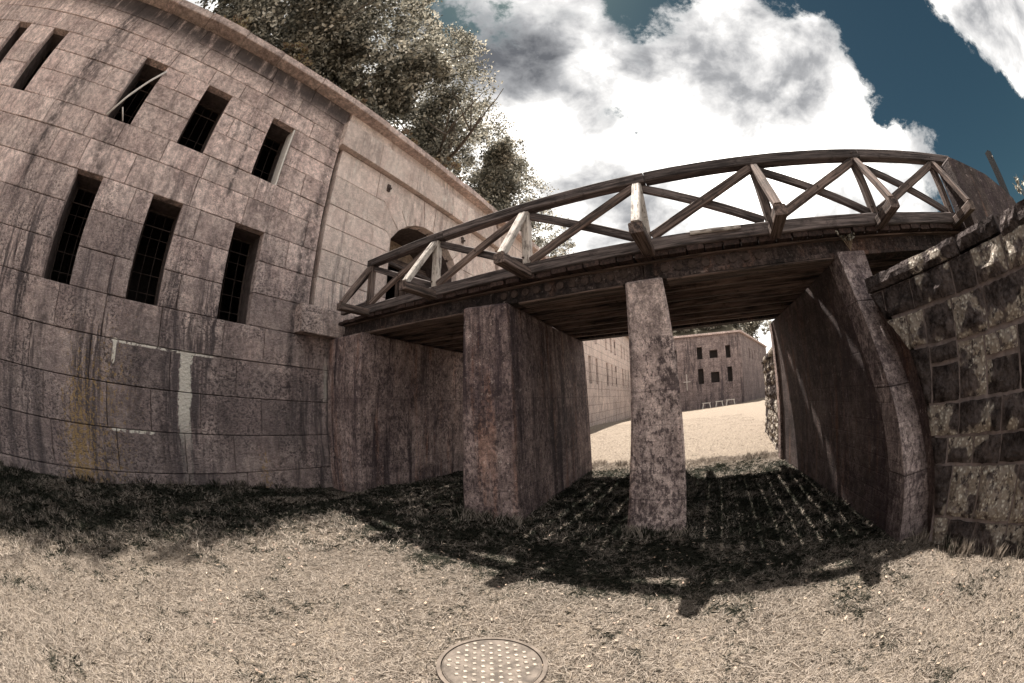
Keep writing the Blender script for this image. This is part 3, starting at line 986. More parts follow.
def pier(name, label, bot, top, zb, zt, mat, group=None, cap=None, nz=16, amp=.008, seed=0):
    """bot/top: four (x, y) corners, near-left, near-right, far-right, far-left"""
    t = thing(name, label, 'bridge pier', (sum(p[0] for p in bot) / 4, sum(p[1] for p in bot) / 4, zb), group)
    ch = .03

    def ring(c4, n_long):
        pts = []
        for i in range(4):
            a, b, prv = Vector(c4[i]), Vector(c4[(i + 1) % 4]), Vector(c4[i - 1])
            d1, d0 = (b - a).normalized(), (prv - a).normalized()
            L = (b - a).length
            k = max(2, int(L / .35))
            pts.append(a + d0 * ch)
            for q in range(k + 1):
                pts.append(a + d1 * (ch + (L - 2 * ch) * q / k))
        return pts
    V, F = [], []
    r0, r1 = ring(bot, 0), ring(bot, 0)
    n = len(r0)
    levels = [zb + (zt - zb) * k / nz for k in range(nz + 1)]
    cb = Vector((sum(p[0] for p in bot) / 4, sum(p[1] for p in bot) / 4))
    rows = []
    for z in levels + [zt]:
        f = (z - zb) / (zt - zb)
        c4 = [(b[0] * (1 - f) + a[0] * f, b[1] * (1 - f) + a[1] * f) for b, a in zip(bot, top)]
        R_ = []
        for i in range(4):
            a, b, prv = Vector(c4[i]), Vector(c4[(i + 1) % 4]), Vector(c4[i - 1])
            d1, d0 = (b - a).normalized(), (prv - a).normalized()
            L, L0 = (b - a).length, (Vector(bot[(i + 1) % 4]) - Vector(bot[i])).length
            k = max(2, int(L0 / .35))
            R_.append(a + d0 * ch)
            for q in range(k + 1):
                R_.append(a + d1 * (ch + (L - 2 * ch) * q / k))
        rows.append(R_)
    n = len(rows[0])
    cc_ = Vector((sum(p[0] for p in top) / 4, sum(p[1] for p in top) / 4))
    for li, (R_, z) in enumerate(zip(rows, levels + [zt])):
        for p in R_:
            q = Vector((p[0], p[1], z))
            d = amp * mnoise.noise(q * 2.7 + Vector((seed, 0, 0))) + amp * .7 * mnoise.noise(q * 8)
            pp = p + (p - cc_).normalized() * d
            if li == len(levels):
                pp = p + (cc_ - p).normalized() * .03
                V.append((pp[0], pp[1], z))
            elif li == len(levels) - 1:
                V.append((pp[0], pp[1], z - .025))
            else:
                V.append((pp[0], pp[1], z))
    nl = len(rows)
    F = [(i * n + j, i * n + (j + 1) % n, (i + 1) * n + (j + 1) % n, (i + 1) * n + j) for i in range(nl - 1) for j in range(n)]
    F.append(tuple(range((nl - 1) * n, nl * n)))
    mesh('pier_shaft', V, F, mat, t)
    return t


ZT = 2.915
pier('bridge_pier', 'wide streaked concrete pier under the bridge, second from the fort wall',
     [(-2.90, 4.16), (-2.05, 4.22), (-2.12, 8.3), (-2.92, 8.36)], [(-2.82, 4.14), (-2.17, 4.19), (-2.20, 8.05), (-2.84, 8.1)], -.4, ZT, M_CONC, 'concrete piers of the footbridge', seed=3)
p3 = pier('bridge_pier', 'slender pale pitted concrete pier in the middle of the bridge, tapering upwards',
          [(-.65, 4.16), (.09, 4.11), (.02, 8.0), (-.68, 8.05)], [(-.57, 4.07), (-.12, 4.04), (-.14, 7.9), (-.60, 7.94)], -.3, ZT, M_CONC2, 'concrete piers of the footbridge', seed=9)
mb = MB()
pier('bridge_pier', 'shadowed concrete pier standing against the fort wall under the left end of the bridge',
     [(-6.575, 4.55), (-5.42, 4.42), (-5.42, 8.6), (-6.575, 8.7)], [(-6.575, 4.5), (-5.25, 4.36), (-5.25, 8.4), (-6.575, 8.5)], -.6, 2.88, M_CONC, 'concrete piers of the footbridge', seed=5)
# abutment with a sloping front edge
ab = thing('abutment', 'dark concrete abutment with a sloping grey front edge beside the rough stone wall', 'abutment', (2.5, 3.0, 0))
zl = [-.4, 0, .35, .67, 1.0, 1.28, 1.6, 1.95, 2.3, 2.6, 2.91]
yf = [2.82, 2.86, 2.90, 2.96, 3.08, 3.2, 3.38, 3.56, 3.72, 3.83, 3.92]
V, F = [], []
for z, y in zip(zl, yf):
    f = z / 2.9
    xi, xo = 2.32 - .17 * f, 2.70 - .07 * f
    for (x_, y_) in ((xo - .1, y), (xo, 8.0), (xi, 8.15 - .25 * f)):
        V.append((x_, y_, z))
    for q in range(13):
        yy = (8.15 - .25 * f) + (y - 8.15 + .25 * f) * (q + 1) / 13
        V.append((xi + .012 * mnoise.noise(Vector((9, yy * 1.5, z * 2))), yy, z))
n = 16
F = [(i * n + j, (i + 1) * n + j, (i + 1) * n + (j + 1) % n, i * n + (j + 1) % n) for i in range(len(zl) - 1) for j in range(n)]
F.append(tuple(range((len(zl) - 1) * n, len(zl) * n))[::-1])
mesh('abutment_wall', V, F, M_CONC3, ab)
# the smoother facing strip along its sloping edge, in cast lifts
for (z0, z1) in ((-.3, .62), (.63, 1.42), (1.43, 2.33), (2.34, 2.95)):
    ff = lambda z: np.interp(z, zl, yf)
    V, F = [], []
    k = 4
    for i in range(k + 1):
        z = z0 + (z1 - z0) * i / k
        f = z / 2.9
        xi = 2.30 - .17 * f
        xo = xi + float(np.interp(z, [0, .62, 1.27, 1.97, 2.9], [.50, .38, .33, .33, .45]))
        y = float(ff(z))
        V += [(xi, y - .045, z), (xo, y - .045, z), (xo, y + .3, z), (xi, y + .3, z)]
    for i in range(k):
        for j in range(4):
            F.append((i * 4 + j, i * 4 + (j + 1) % 4, (i + 1) * 4 + (j + 1) % 4, (i + 1) * 4 + j))
    F += [(3, 2, 1, 0), (k * 4, k * 4 + 1, k * 4 + 2, k * 4 + 3)]
    mesh('edge_facing', V, F, M_EDGE, ab)

mb = MB()
mb.add([(2.12, 7.86, 2.88), (2.5, 7.9, 2.88), (2.5, 8.3, 2.88), (2.12, 8.05, 2.88), (2.29, 8.1, -.4), (2.6, 8.1, -.4), (2.6, 8.45, -.4), (2.29, 8.32, -.4)],
       [(3, 2, 1, 0), (4, 5, 6, 7), (0, 1, 5, 4), (1, 2, 6, 5), (2, 3, 7, 6), (3, 0, 4, 7)])
mb.build('far_edge_facing', M_CONC2, ab)

# ------------------------------------------------------------------ timber footbridge
br = thing('footbridge', 'long weathered timber footbridge with X-braced railings crossing the ditch to the arched gate', 'footbridge', (0, 4.03, 3.2))
E_ = Vector((1, SK, 0)).normalized()
Nn = Vector((-SK, 1, 0)).normalized()
O_ = Vector((0, 4.03, 0))
B = lambda u, n_, z: O_ + E_ * u + Nn * n_ + Vector((0, 0, z))
UL, UR = -6.28, 5.25
WD = 3.95                                            # deck width
# planks with open gaps
u = UL
k = 0
while u < UR:
    wdt = random.uniform(.185, .205)
    n0, n1 = -.03 + random.uniform(-.03, .02), WD + random.uniform(-.03, .03)
    beam('deck_plank', B(u + wdt / 2, n0, 3.185 + random.uniform(-.004, .004)), B(u + wdt / 2 + random.uniform(-.011, .011), n1, 3.185), wdt, .06, M_DECK, br, bev=.006)
    u += wdt + random.choice((.010, .018, .026, .032, .036))
# stringers
for ua, ub in ((-6.2, -2.95), (-2.05, -.62), (-.08, 2.1)):
    beam('bottom_batten', B(ua, .24, 2.908), B(ub, .24, 2.908), .27, .028, M_STRING, br)
for i, n_ in enumerate((.75, 1.25, 1.75, 2.25, 2.75, 3.2)):
    beam('stringer', B(-6.25, n_, 3.04), B(5.6, n_, 3.04), .085, .225, M_STRING, br)
# fascia girders: web with flanges, bolt heads
for n_, s_ in ((.24, -1), (3.66, 1)):
    for j, (ua, ub) in enumerate(((-6.25, -2.5), (-2.49, -.36), (-.35, 5.6))):
        mb = MB()
        for (na, nb, z0, z1) in ((-.09, .09, 2.975, 3.135), (-.13, .13, 2.925, 2.972), (-.12, .12, 3.136, 3.152)):
            c = [B(u_, n_ + d, z_) for d in (na, nb) for u_ in (ua, ub) for z_ in (z0, z1)]
            mb.add(c, [(0, 2, 3, 1), (4, 5, 7, 6), (0, 1, 5, 4), (2, 6, 7, 3), (0, 4, 6, 2), (1, 3, 7, 5)])
        mb.build('girder', M_GIRD, br)
    mb = MB()
    uu = -2.3
    while uu < 1.2:
        if abs(uu + .36) > .12:
            mb.tube([B(uu, n_ + s_ * .085, 3.055), B(uu, n_ + s_ * .105, 3.055)], .052, 10)
        uu += .17
    o = mb.build('bolt_heads', M_IRON, br)
    o['kind'] = 'stuff'
for n_ in (.125, WD - .125):  # added under the plank ends to block bright slits in the deck
    beam('light_stop_batten', B(-6.2, n_, 3.143), B(5.2, n_, 3.143), .11, .02, M_STRING, br)
for n_ in (.19, WD - .24):  # unseen board, added to stop sky light coming through the plank gaps
    beam('light_stop_board', B(-6.2, n_, 3.232), B(5.2, n_, 3.232), .22, .03, M_DECK, br)
# kerb beams
for n_ in (.0, WD - .05):
    for ua, ub in ((-5.35, -3.46), (-3.45, -.23), (-.22, 2.93), (2.94, 5.2)):
        beam('kerb_beam', B(ua, n_, 3.297), B(ub, n_, 3.297), .13, .155, M_WOOD, br)
beam('repair_board', B(.30, -.083, 3.345), B(.92, -.083, 3.335), .03, .05, M_WHITE, br, label='short pale board nailed along the kerb beam')
UP = [-5.18, -3.46, -1.83, -.23, 1.33, 2.93, 4.68]
for side, n_, s_ in ((0, .0, -1), (1, WD - .05, 1)):
    # top rail, three lengths
    for ua, ub in ((-5.28, -3.3), (-3.29, -.12), (-.11, 3.05), (3.06, 5.3)):
        beam('top_rail', B(ua, n_, 4.225), B(ub, n_, 4.225), .15, .14, M_WOOD, br)
    for i, u_ in enumerate(UP):
        beam('post', B(u_, n_, 3.376), B(u_, n_, 4.153), .11, .12, M_WHITE if i in (1, 2, 3) else M_WOOD2, br, upv=(0, 1, 0))
        tip = .70 if i < 4 else .62
        beam('outrigger', B(u_, n_ + .9 * -s_, 3.245 - .13), B(u_, n_ + s_ * tip, 3.245), .12, .125, M_WOOD2, br) if False else \
            beam('outrigger', B(u_ + .0, n_ - s_ * .02, 3.235), B(u_ + .0, n_ + s_ * tip, 3.235), .15, .12, M_WOOD2, br)
        beam('raking_strut', B(u_, n_ + s_ * (tip - .06), 3.30), B(u_, n_ + s_ * .08, 4.10), .10, .09, M_WHITE if i in (1, 2, 3) else M_WOOD2, br)
    for i, (ua, ub) in enumerate(zip(UP, UP[1:])):
        m1, m2 = (M_WOOD2, M_WOOD) if i % 2 == 0 else (M_WOOD, M_WOOD2)
        beam('cross_brace', B(ua + .07, n_ + s_ * .034, 3.40), B(ub - .05, n_ + s_ * .034, 4.11), .062, .11, M_WOOD2, br)
        beam('cross_brace', B(ua + .05, n_ - s_ * .032, 4.11), B(ub - .07, n_ - s_ * .032, 3.42), .062, .11, M_WOOD, br)
    mb = MB()
    for i, u_ in enumerate(UP):
        for du, zz in ((0, 4.22), (.0, 3.30), (-.03, 3.46), (.035, 4.08)):
            mb.tube([B(u_ + du, n_ + s_ * .06, zz), B(u_ + du, n_ + s_ * .084, zz)], .014, 8)
        if i < 6:
            um = (u_ + UP[i + 1]) / 2
            mb.tube([B(um, n_ + s_ * .06, 3.755), B(um, n_ + s_ * .078, 3.755)], .014, 8)
    mb.build('bolt_heads', M_IRON, br)['kind'] = 'stuff'
    # lower end of the rail at the gate
    beam('end_brace', B(-5.24, n_, 3.42), B(-6.15, n_, 3.40), .1, .1, M_WOOD, br)
    beam('end_rail', B(-5.2, n_, 4.12), B(-6.2, n_, 3.62), .1, .11, M_WOOD, br)
# shield board on the right, far side, seen through the rail
beam('infill_board', B(3.3, WD - .2, 3.9), B(4.6, WD - .2, 3.95), .03, .4, M_WOOD, br)

# small white-flowered weed rooted on the abutment top
def leafmesh(name, C, size, up=.3, aspect=.55):
    """C: (n,3) leaf centres -> V,F arrays of folded leaf quads"""
    n = len(C)
    a = rng.normal(size=(n, 3))
    a /= np.linalg.norm(a, axis=1)[:, None]
    b = rng.normal(size=(n, 3))
    b[:, 2] += up
    b -= a * (a * b).sum(1)[:, None]
    b /= np.linalg.norm(b, axis=1)[:, None]
    s_ = size * rng.uniform(.6, 1.35, n)[:, None]
    P0, P1, P2, P3 = C - a * s_ * .5, C + b * s_ * aspect * .5, C + a * s_ * .5, C - b * s_ * aspect * .5
    return np.stack([P0, P1, P2, P3], 1).reshape(-1, 3)


def quads(name, Vv, mat, parent=None, per=4):
    base = np.array(wl(parent)) if parent else np.zeros(3)
    n = len(Vv)
    me = bpy.data.meshes.new(name)
    me.vertices.add(n)
    me.vertices.foreach_set('co', (Vv - base).astype(np.float32).ravel())
    me.loops.add(n)
    me.loops.foreach_set('vertex_index', np.arange(n, dtype=np.int32))
    me.polygons.add(n // per)
    me.polygons.foreach_set('loop_start', np.arange(0, n, per, dtype=np.int32))
    me.polygons.foreach_set('loop_total', np.full(n // per, per, dtype=np.int32))
    me.materials.append(mat)
    me.update(calc_edges=True)
    me.validate()
    o = bpy.data.objects.new(name, me)
    link(o, parent)
    return o


def weed(label, loc, h, n, spread):
    t = thing('weed', label, 'weed', loc)
    mb = MB()
    C = []
    for k in range(n):
        a = random.uniform(0, 6.28)
        tip = Vector(loc) + Vector((math.cos(a) * spread * random.random(), math.sin(a) * spread * random.random(), h * random.uniform(.5, 1)))
        mid = (Vector(loc) + tip) / 2 + Vector((0, 0, h * .1))
        mb.tube([loc, mid, tip], [.004, .003, .002], 4)
        for q in range(6):
            C.append(tuple(mid.lerp(tip, random.random()) + Vector([random.uniform(-.02, .02) for _ in range(3)])))
    mb.build('stem', M_LEAF2, t)
    quads('leaf', leafmesh('leaf', np.array(C), .055), M_LEAF, t)['kind'] = 'stuff'
    return t


weed('small leafy weed growing on top of the dark abutment under the deck', (2.35, 3.86, 2.95), .28, 9, .25)
weed('wispy weed on the right end of the rough stone wall', (3.45, 1.35, 2.45), .25, 8, .3)

# ------------------------------------------------------------------ rough stone wing wall on the right
W0 = Vector((2.6, 2.6, 0))
WU = Vector((.6, -1.22, 0)).normalized()
WN = Vector((WU.y, -WU.x, 0))
if WN.x > 0:
    WN = -WN
wing = thing('stone_wall', 'rough rock-faced stone wing wall with sloping coping right of the dark abutment', 'stone wall', tuple(W0))


LZ = ([-.4, 0, .24, .70, .94, 1.22, 1.72, 2.05, 2.34], [.06, .05, .0, -.12, -.20, -.28, -.46, -.74, -.92])
left_edge = lambda z: float(np.interp(z, *LZ))


def rock(name, O, U, N, u0, u1, z0, z1, depth, amp, mat, parent, seed):
    j = .011
    O = Vector(O) + N * random.uniform(-.008, .012)
    z0 += random.uniform(-.006, .012)
    u0 += j; u1 -= j; z0 += j; z1 -= j
    nu, nz_ = max(3, int((u1 - u0) / .04)), max(3, int((z1 - z0) / .04))
    nu, nz_ = min(nu, 16), min(nz_, 11)
    V, F = [], []
    bulge = random.uniform(.4, 1.1)
    for k in range(nz_ + 1):
        for i in range(nu + 1):
            fu, fz = i / nu, k / nz_
            e_ = min(1, min(fu, 1 - fu) * nu / 1.5) * min(1, min(fz, 1 - fz) * nz_ / 1.5)
            zz = z0 + (z1 - z0) * fz
            ua = max(u0, left_edge(zz)) if parent is wing else u0
            uu = ua + (u1 - ua) * fu
            if e_ == 0:
                uu += random.uniform(-.006, .006)
                zz += random.uniform(-.006, .006)
            q = Vector((uu * 6, zz * 6, seed))
            d = e_ * (amp * .5 * bulge + amp * .7 * (1 - fz) + amp * 1.1 * mnoise.noise(q) + amp * .8 * mnoise.noise(q * 2.6))
            d = max(d, -.006)
            V.append(Vector(O) + U * uu + Vector((0, 0, zz)) + N * d)
    m_ = nu + 1
    for k in range(nz_):
        for i in range(nu):
            F.append((k * m_ + i, k * m_ + i + 1, (k + 1) * m_ + i + 1, (k + 1) * m_ + i))
    edge = [i for i in range(m_)] + [k * m_ + nu for k in range(1, nz_ + 1)] + [nz_ * m_ + i for i in range(nu - 1, -1, -1)] + [k * m_ for k in range(nz_ - 1, 0, -1)]
    b0 = len(V)
    V += [V[i] - N * (depth) for i in edge]
    for a in range(len(edge)):
        b = (a + 1) % len(edge)
        F.append((edge[b], edge[a], b0 + a, b0 + b))
    F.append(tuple(range(b0, b0 + len(edge))))
    flip = U.cross(Vector((0, 0, 1))).dot(N) < 0
    if flip:
        F = [f[::-1] for f in F]
    return mesh(name, V, F, mat, parent)


rows = [(-.35, .24, [-.1, .22, .58, 1.02, 1.45, 2.0, 2.6, 3.2]), (.24, .70, [-.16, .13, .51, 1.0, 1.5, 2.05, 2.7, 3.3]),
        (.70, .94, [-.2, .03, .37, .72, 1.1, 1.6, 2.3, 2.9]), (.94, 1.22, [-.22, .16, .70, 1.15, 1.8, 2.3, 3.0]),
        (1.22, 1.68, None), (1.68, 2.05, None), (2.05, 2.335, [-.72, -.32, .24, .54, .96, 1.5, 2.1, 2.8])]
sd_ = 0
for z0, z1, cuts in rows:
    if cuts is None:
        continue
    left = left_edge(z1) - .01
    cuts = [c_ for c_ in cuts if c_ > left + .1]
    pts = [left] + cuts + [3.9]
    for a, b in zip(pts, pts[1:]):
        sd_ += 1
        rock('rough_stone', W0, WU, WN, a, b, z0, z1, .16, .034, M_ROCK, wing, sd_ * 3.7)
for (a, b, z0, z1) in ((-.50, -.20, 1.22, 1.72), (-.20, .16, 1.22, 1.54), (-.20, .16, 1.55, 1.71), (.16, .51, 1.22, 1.69), (.51, .94, 1.22, 1.5), (.51, .94, 1.51, 1.69), (.94, 1.35, 1.22, 1.69), (1.35, 1.9, 1.22, 1.69), (1.9, 2.5, 1.22, 1.69), (2.5, 3.2, 1.22, 1.69), (3.2, 3.9, 1.22, 1.69),
                       (-.78, -.45, 1.72, 2.04), (-.45, -.22, 1.72, 2.04), (-.22, .16, 1.72, 2.04), (.16, .58, 1.70, 2.04), (.58, 1.16, 1.70, 2.04), (1.16, 1.7, 1.70, 2.04), (1.7, 2.3, 1.7, 2.04), (2.3, 3.0, 1.7, 2.04), (3.0, 3.9, 1.7, 2.04)):
    sd_ += 1
    rock('rough_stone', W0, WU, WN, a, b, z0, z1, .16, .034, M_ROCK, wing, sd_ * 3.7)
for a, b, t_ in ((-.93, .40, .0), (.40, .97, 0), (.98, 1.45, -.1), (1.45, 2.1, -.1), (2.1, 2.9, -.1), (2.9, 3.9, -.1)):
    sd_ += 1
    rock('coping_stone', W0 + WN * .01, WU, WN, a, b, 2.335 + t_ * .5, 2.50 + t_ * .3, .45, .045, M_ROCK, wing, sd_ * 3.7)
mb = MB()
c = [W0 + WU * u_ + WN * d + Vector((0, 0, z_)) for d in (-.012, -.6) for u_, z_ in ((.1, -.6), (3.9, -.6), (3.9, 2.33), (-.88, 2.33), (-.42, 1.75), (-.14, .9))]
mb.add(c, [(0, 1, 2, 3, 4, 5), (11, 10, 9, 8, 7, 6)] + [(i, 6 + i, 6 + (i + 1) % 6, (i + 1) % 6) for i in range(6)])
mb.build('mortar_core', M_MORTAR, wing)
mb = MB()
zz_ = [-.4, 0, .35, .67, 1.0, 1.28, 1.6, 1.95, 2.3]
pa = [W0 + WU * (left_edge(z) + .012) - WN * .05 + Vector((0, 0, z)) for z in zz_]
pb = [Vector((2.30 - .17 * z / 2.9 + float(np.interp(z, [0, .62, 1.27, 1.97, 2.9], [.50, .38, .33, .33, .45])) - .02, float(np.interp(z, zl, yf)) + .1, z)) for z in zz_]
mb.add(pa + pb, [(i, i + 1, len(pa) + i + 1, len(pa) + i) for i in range(len(pa) - 1)])
mb.build('mortar_return', M_CONC3, wing)
# counterscarp wall beyond the bridge
W2 = Vector((2.36, 8.3, 0))
WU2 = Vector((.155, 1, 0)).normalized()
WN2 = Vector((-WU2.y, WU2.x, 0))
cs = thing('stone_wall', 'sunlit rough stone wall seen beyond the bridge at the right side of the ditch', 'stone wall', tuple(W2))
z = -.3
tops = lambda u_: 2.35 if u_ < 1.6 else 2.0
r_ = 0
while z < 2.2:
    h_ = random.uniform(.3, .42)
    u = 0 if r_ % 2 else -.15
    while u < 5:
        l_ = random.uniform(.45, .9)
        sd_ += 1
        rock('rough_stone', W2, WU2, WN2, u, u + l_, z, z + h_, .16, .04, M_ROCK, cs, sd_ * 3.7)
        u += l_
    z += h_
    r_ += 1
zc = z
for k in range(5):
    sd_ += 1
    rock('coping_stone', W2 + WN2 * .06, WU2, WN2, k * 1.15, k * 1.15 + 1.13, zc, zc + .17, .45, .02, M_ROCK, cs, sd_)
mb = MB()
c = [W2 + WU2 * u_ + WN2 * d + Vector((0, 0, z_)) for d in (-.02, -.6) for u_ in (-.1, 5.6) for z_ in (-.6, zc)]
mb.add(c, [(0, 2, 3, 1), (4, 5, 7, 6), (0, 1, 5, 4), (2, 6, 7, 3), (0, 4, 6, 2), (1, 3, 7, 5)])
c = [Vector(p) for p in ((3.25, 13.8, -1), (14, 36, -1), (40, 75, -1), (40, 75, 2.2), (14, 36, 2.3), (3.25, 13.8, zc))]
mb.add([c[0], c[1], c[4], c[5], c[1], c[2], c[3], c[4]], [(0, 3, 2, 1), (4, 7, 6, 5)])
mb.build('mortar_core', M_MORTAR, cs)

# earth terrace behind the counterscarp
def terrace_z(x, y):
    z = 2.36
    if 3.4 < y < 9:
        z = 2.36 + .85 * sstep(x, 3.4, 5.2)
    z = max(z, 2.36 + .8 * sstep(x, 5, 9))
    return z


edge = [(9.0, -12), (4.6, -1.8), (3.9, -.35), (3.2, 1.65), (2.95, 2.4), (2.78, 3.2), (2.72, 4), (2.72, 8.0), (2.8, 8.6), (3.5, 14), (14.2, 36), (40, 75), (90, 160)]
V, F = [], []
offs = [0, .5, 1.2, 2.2, 3.6, 6, 12, 60, 300]
for (x, y) in edge:
    for o_ in offs:
        xx = x + o_
        V.append((xx, y, terrace_z(xx, y) - .06 + (.06 * mnoise.noise(Vector((xx, y, 3))) if o_ else 0)))
n = len(offs)
F = [(j * n + i, j * n + i + 1, (j + 1) * n + i + 1, (j + 1) * n + i) for j in range(len(edge) - 1) for i in range(n - 1)]
e = mesh('terrace', V, F, M_EARTH, smooth=True)
e['kind'] = 'structure'
# solid ground under the right end of the bridge
mb = MB()
mb.box((2.72, 4.3, -.5), (5.6, 7.9, 2.30))
mb.box((4.95, 3.75, 2.0), (5.9, 8.3, 2.92))
o = mb.build('bank_seat', M_CONC3)
tag(o, 'dark concrete bearing seat under the right end of the footbridge', 'bridge seat')

# parapet past the end of the railing, and a steel post
par = thing('parapet', 'dark mossy concrete parapet where the right end of the footbridge meets the bank', 'parapet', (5.4, 3.6, 3.1))
prof = [(4.80, 2.5), (7.3, 2.5), (7.15, 3.05), (6.97, 3.33), (6.8, 3.56), (6.39, 3.71), (5.93, 3.87), (4.86, 4.07), (4.80, 4.03)]
V = []
N1 = 9
poly = []
for (xa, za), (xb, zb_) in zip(prof, prof[1:] + prof[:1]):
    for q in range(4):
        poly.append((xa + (xb - xa) * q / 4, za + (zb_ - za) * q / 4))
for d in (0, .38):
    for xx, zz in poly:
        yy = 3.98 + SK * xx + d - .33
        V.append((xx + .02 * mnoise.noise(Vector((xx * 3, zz * 3, d))), yy, zz + .03 * mnoise.noise(Vector((xx * 2.2, zz * 2, 7 + d)))))
n = len(poly)
F = [tuple(range(n)), tuple(range(n, 2 * n))[::-1]] + [(i, n + i, n + (i + 1) % n, (i + 1) % n) for i in range(n)]
mesh('parapet_wall', V, F, M_DARKC, par)
pst = thing('steel_post', 'dark steel channel post leaning above the parapet against the blue sky', 'post', (8.9, 4.25, 2.9))
mb = MB()
for a, b in (((8.80, 4.18, 2.9), (9.0, 4.21, 5.30)), ((8.80, 4.212, 2.9), (8.83, 4.34, 5.30)), ((8.97, 4.212, 2.9), (9.0, 4.34, 5.30))):
    mb.box(a, b)
mb.build('channel', M_STEEL, pst)
mb = MB()
mb.tube([(8.9, 4.15, 5.15), (8.9, 4.18, 5.15)], .02, 8)
mb.build('bolt', M_PALE, pst)

# ------------------------------------------------------------------ access cover in the turf
cvz = ground_z(-.9, 1.46) + .045
cv = thing('manhole_cover', 'round worn metal access cover with raised diamond studs set in the dry grass', 'manhole cover', (-.9, 1.46, cvz))
mb = MB()
RC = .285
ns = 48
for r0, r1, za, zb_ in ((0, RC, 0, 0),):
    V = [(-.9, 1.46, cvz + .004)]
    for r, zz in ((RC * .5, .003), (RC - .012, 0), (RC, -.008), (RC, -.05)):
        V += [(-.9 + r * math.cos(2 * math.pi * k / ns), 1.46 + r * math.sin(2 * math.pi * k / ns), cvz + zz) for k in range(ns)]
    F = [(0, 1 + k, 1 + (k + 1) % ns) for k in range(ns)]
    for q in range(3):
        F += [(1 + q * ns + k, 1 + (q + 1) * ns + k, 1 + (q + 1) * ns + (k + 1) % ns, 1 + q * ns + (k + 1) % ns) for k in range(ns)]
    mb.add(V, F)
mb.build('lid', M_COVER, cv)
mb = MB()
st = .056
for i in range(-6, 7):
    for j in range(-6, 7):
        x, y = (i + (.5 if j % 2 else 0)) * st, j * st * .85
        if math.hypot(x, y) < RC - .035:
            x, y = x - .9, y + 1.46
            a, hh = .022, .011
            zz = cvz + .001
            mb.add([(x - a, y, zz), (x, y - a * .8, zz), (x + a, y, zz), (x, y + a * .8, zz), (x - a * .6, y, zz + hh), (x, y - a * .5, zz + hh), (x + a * .6, y, zz + hh), (x, y + a * .5, zz + hh)],
                   [(0, 1, 5, 4), (1, 2, 6, 5), (2, 3, 7, 6), (3, 0, 4, 7), (4, 5, 6, 7)])
o = mb.build('studs', M_STUD, cv)
o['kind'] = 'stuff'
mb = MB()
V = []
for r, zz in ((RC + .006, -.05), (RC + .006, -.002), (RC + .03, -.004), (RC + .04, -.06)):
    V += [(-.9 + r * math.cos(2 * math.pi * k / ns), 1.46 + r * math.sin(2 * math.pi * k / ns), cvz + zz) for k in range(ns)]
F = [(q * ns + k, (q + 1) * ns + k, (q + 1) * ns + (k + 1) % ns, q * ns + (k + 1) % ns) for q in range(3) for k in range(ns)]
mb.add(V, [f[::-1] for f in F])
mb.build('rim', M_RIM, cv)

# ------------------------------------------------------------------ trees on the fort roof
def tree(label, base, H, rad, nleaf, seed, lean=(0, 0), leaf=.17, mat=None, name='tree', cat='tree', group='trees on the fort roof', low=.25):
    random.seed(seed)
    global rng
    rng = np.random.default_rng(seed)
    t = thing(name, label, cat, base, group)
    b = Vector(base)
    mb = MB()
    tips = []

    def grow(p, d, L, r, lev):
        pts, rr = [p], [r]
        q, dd = p.copy(), d.copy()
        for s_ in range(4):
            dd = (dd + Vector([random.gauss(0, .13) for _ in range(3)]) + Vector((0, 0, .06))).normalized()
            q = q + dd * L / 4
            pts.append(q.copy())
            rr.append(r * (1 - .13 * (s_ + 1)))
            if lev >= 1:
                tips.append((q.copy(), L))
        mb.tube(pts, rr, 6 if lev else 8)
        if lev < 2:
            for c_ in range(4 if lev == 0 else 3):
                a = random.uniform(0, 6.28)
                side = dd.orthogonal().normalized()
                side.rotate(Matrix.Rotation(a, 3, dd))
                nd = (dd * random.uniform(.5, .9) + side * random.uniform(.5, 1.0)).normalized()
                grow(pts[random.choice((2, 3, 4))].copy(), nd, L * random.uniform(.58, .75), rr[3] * .6, lev + 1)
    grow(b - Vector((0, 0, .3)), Vector((lean[0], lean[1], 1)).normalized(), H * .36, H * .018, 0)
    mb.build('trunk', M_BARK, t, True)
    # leaf clumps round the branch tips plus an irregular crown volume
    C = []
    per = max(8, nleaf // max(1, int(len(tips) * 1.6)))
    for q, L in tips:
        s_ = rad * .105
        C.append(np.array(q) + rng.normal(size=(per, 3)) * np.array([s_, s_, s_ * .7]))
    for k in range(int(nleaf * .45 / 60)):
        a, h_ = random.uniform(0, 6.28), random.uniform(low, 1)
        env = math.sin(math.pi * min(1, (h_ - low * .6) / (1.06 - low * .6))) ** .6
        r_ = rad * env * random.uniform(.45, 1.05)
        c = b + Vector((math.cos(a) * r_ + lean[0] * H * h_, math.sin(a) * r_ + lean[1] * H * h_, H * h_))
        s_ = random.uniform(.12, .26) * rad * .42
        C.append(np.array(c) + rng.normal(size=(60, 3)) * np.array([s_, s_, s_ * .6]))
    C = np.concatenate(C)
    ax = np.array([b.x + lean[0] * H * .6, b.y + lean[1] * H * .6, b.z + H * .6])
    dd_ = (C - ax) / np.array([rad * 1.12, rad * 1.25, H * .5])
    C = C[(np.linalg.norm(dd_, axis=1) < rng.uniform(.82, 1.05, len(C)) + .10 * np.sin(C[:, 1] * 2.3 + C[:, 2] * 1.9)) & (C[:, 2] > b.z - .1)]
    quads('crown', leafmesh('crown', C, leaf), mat or M_LEAF, t)
    return t


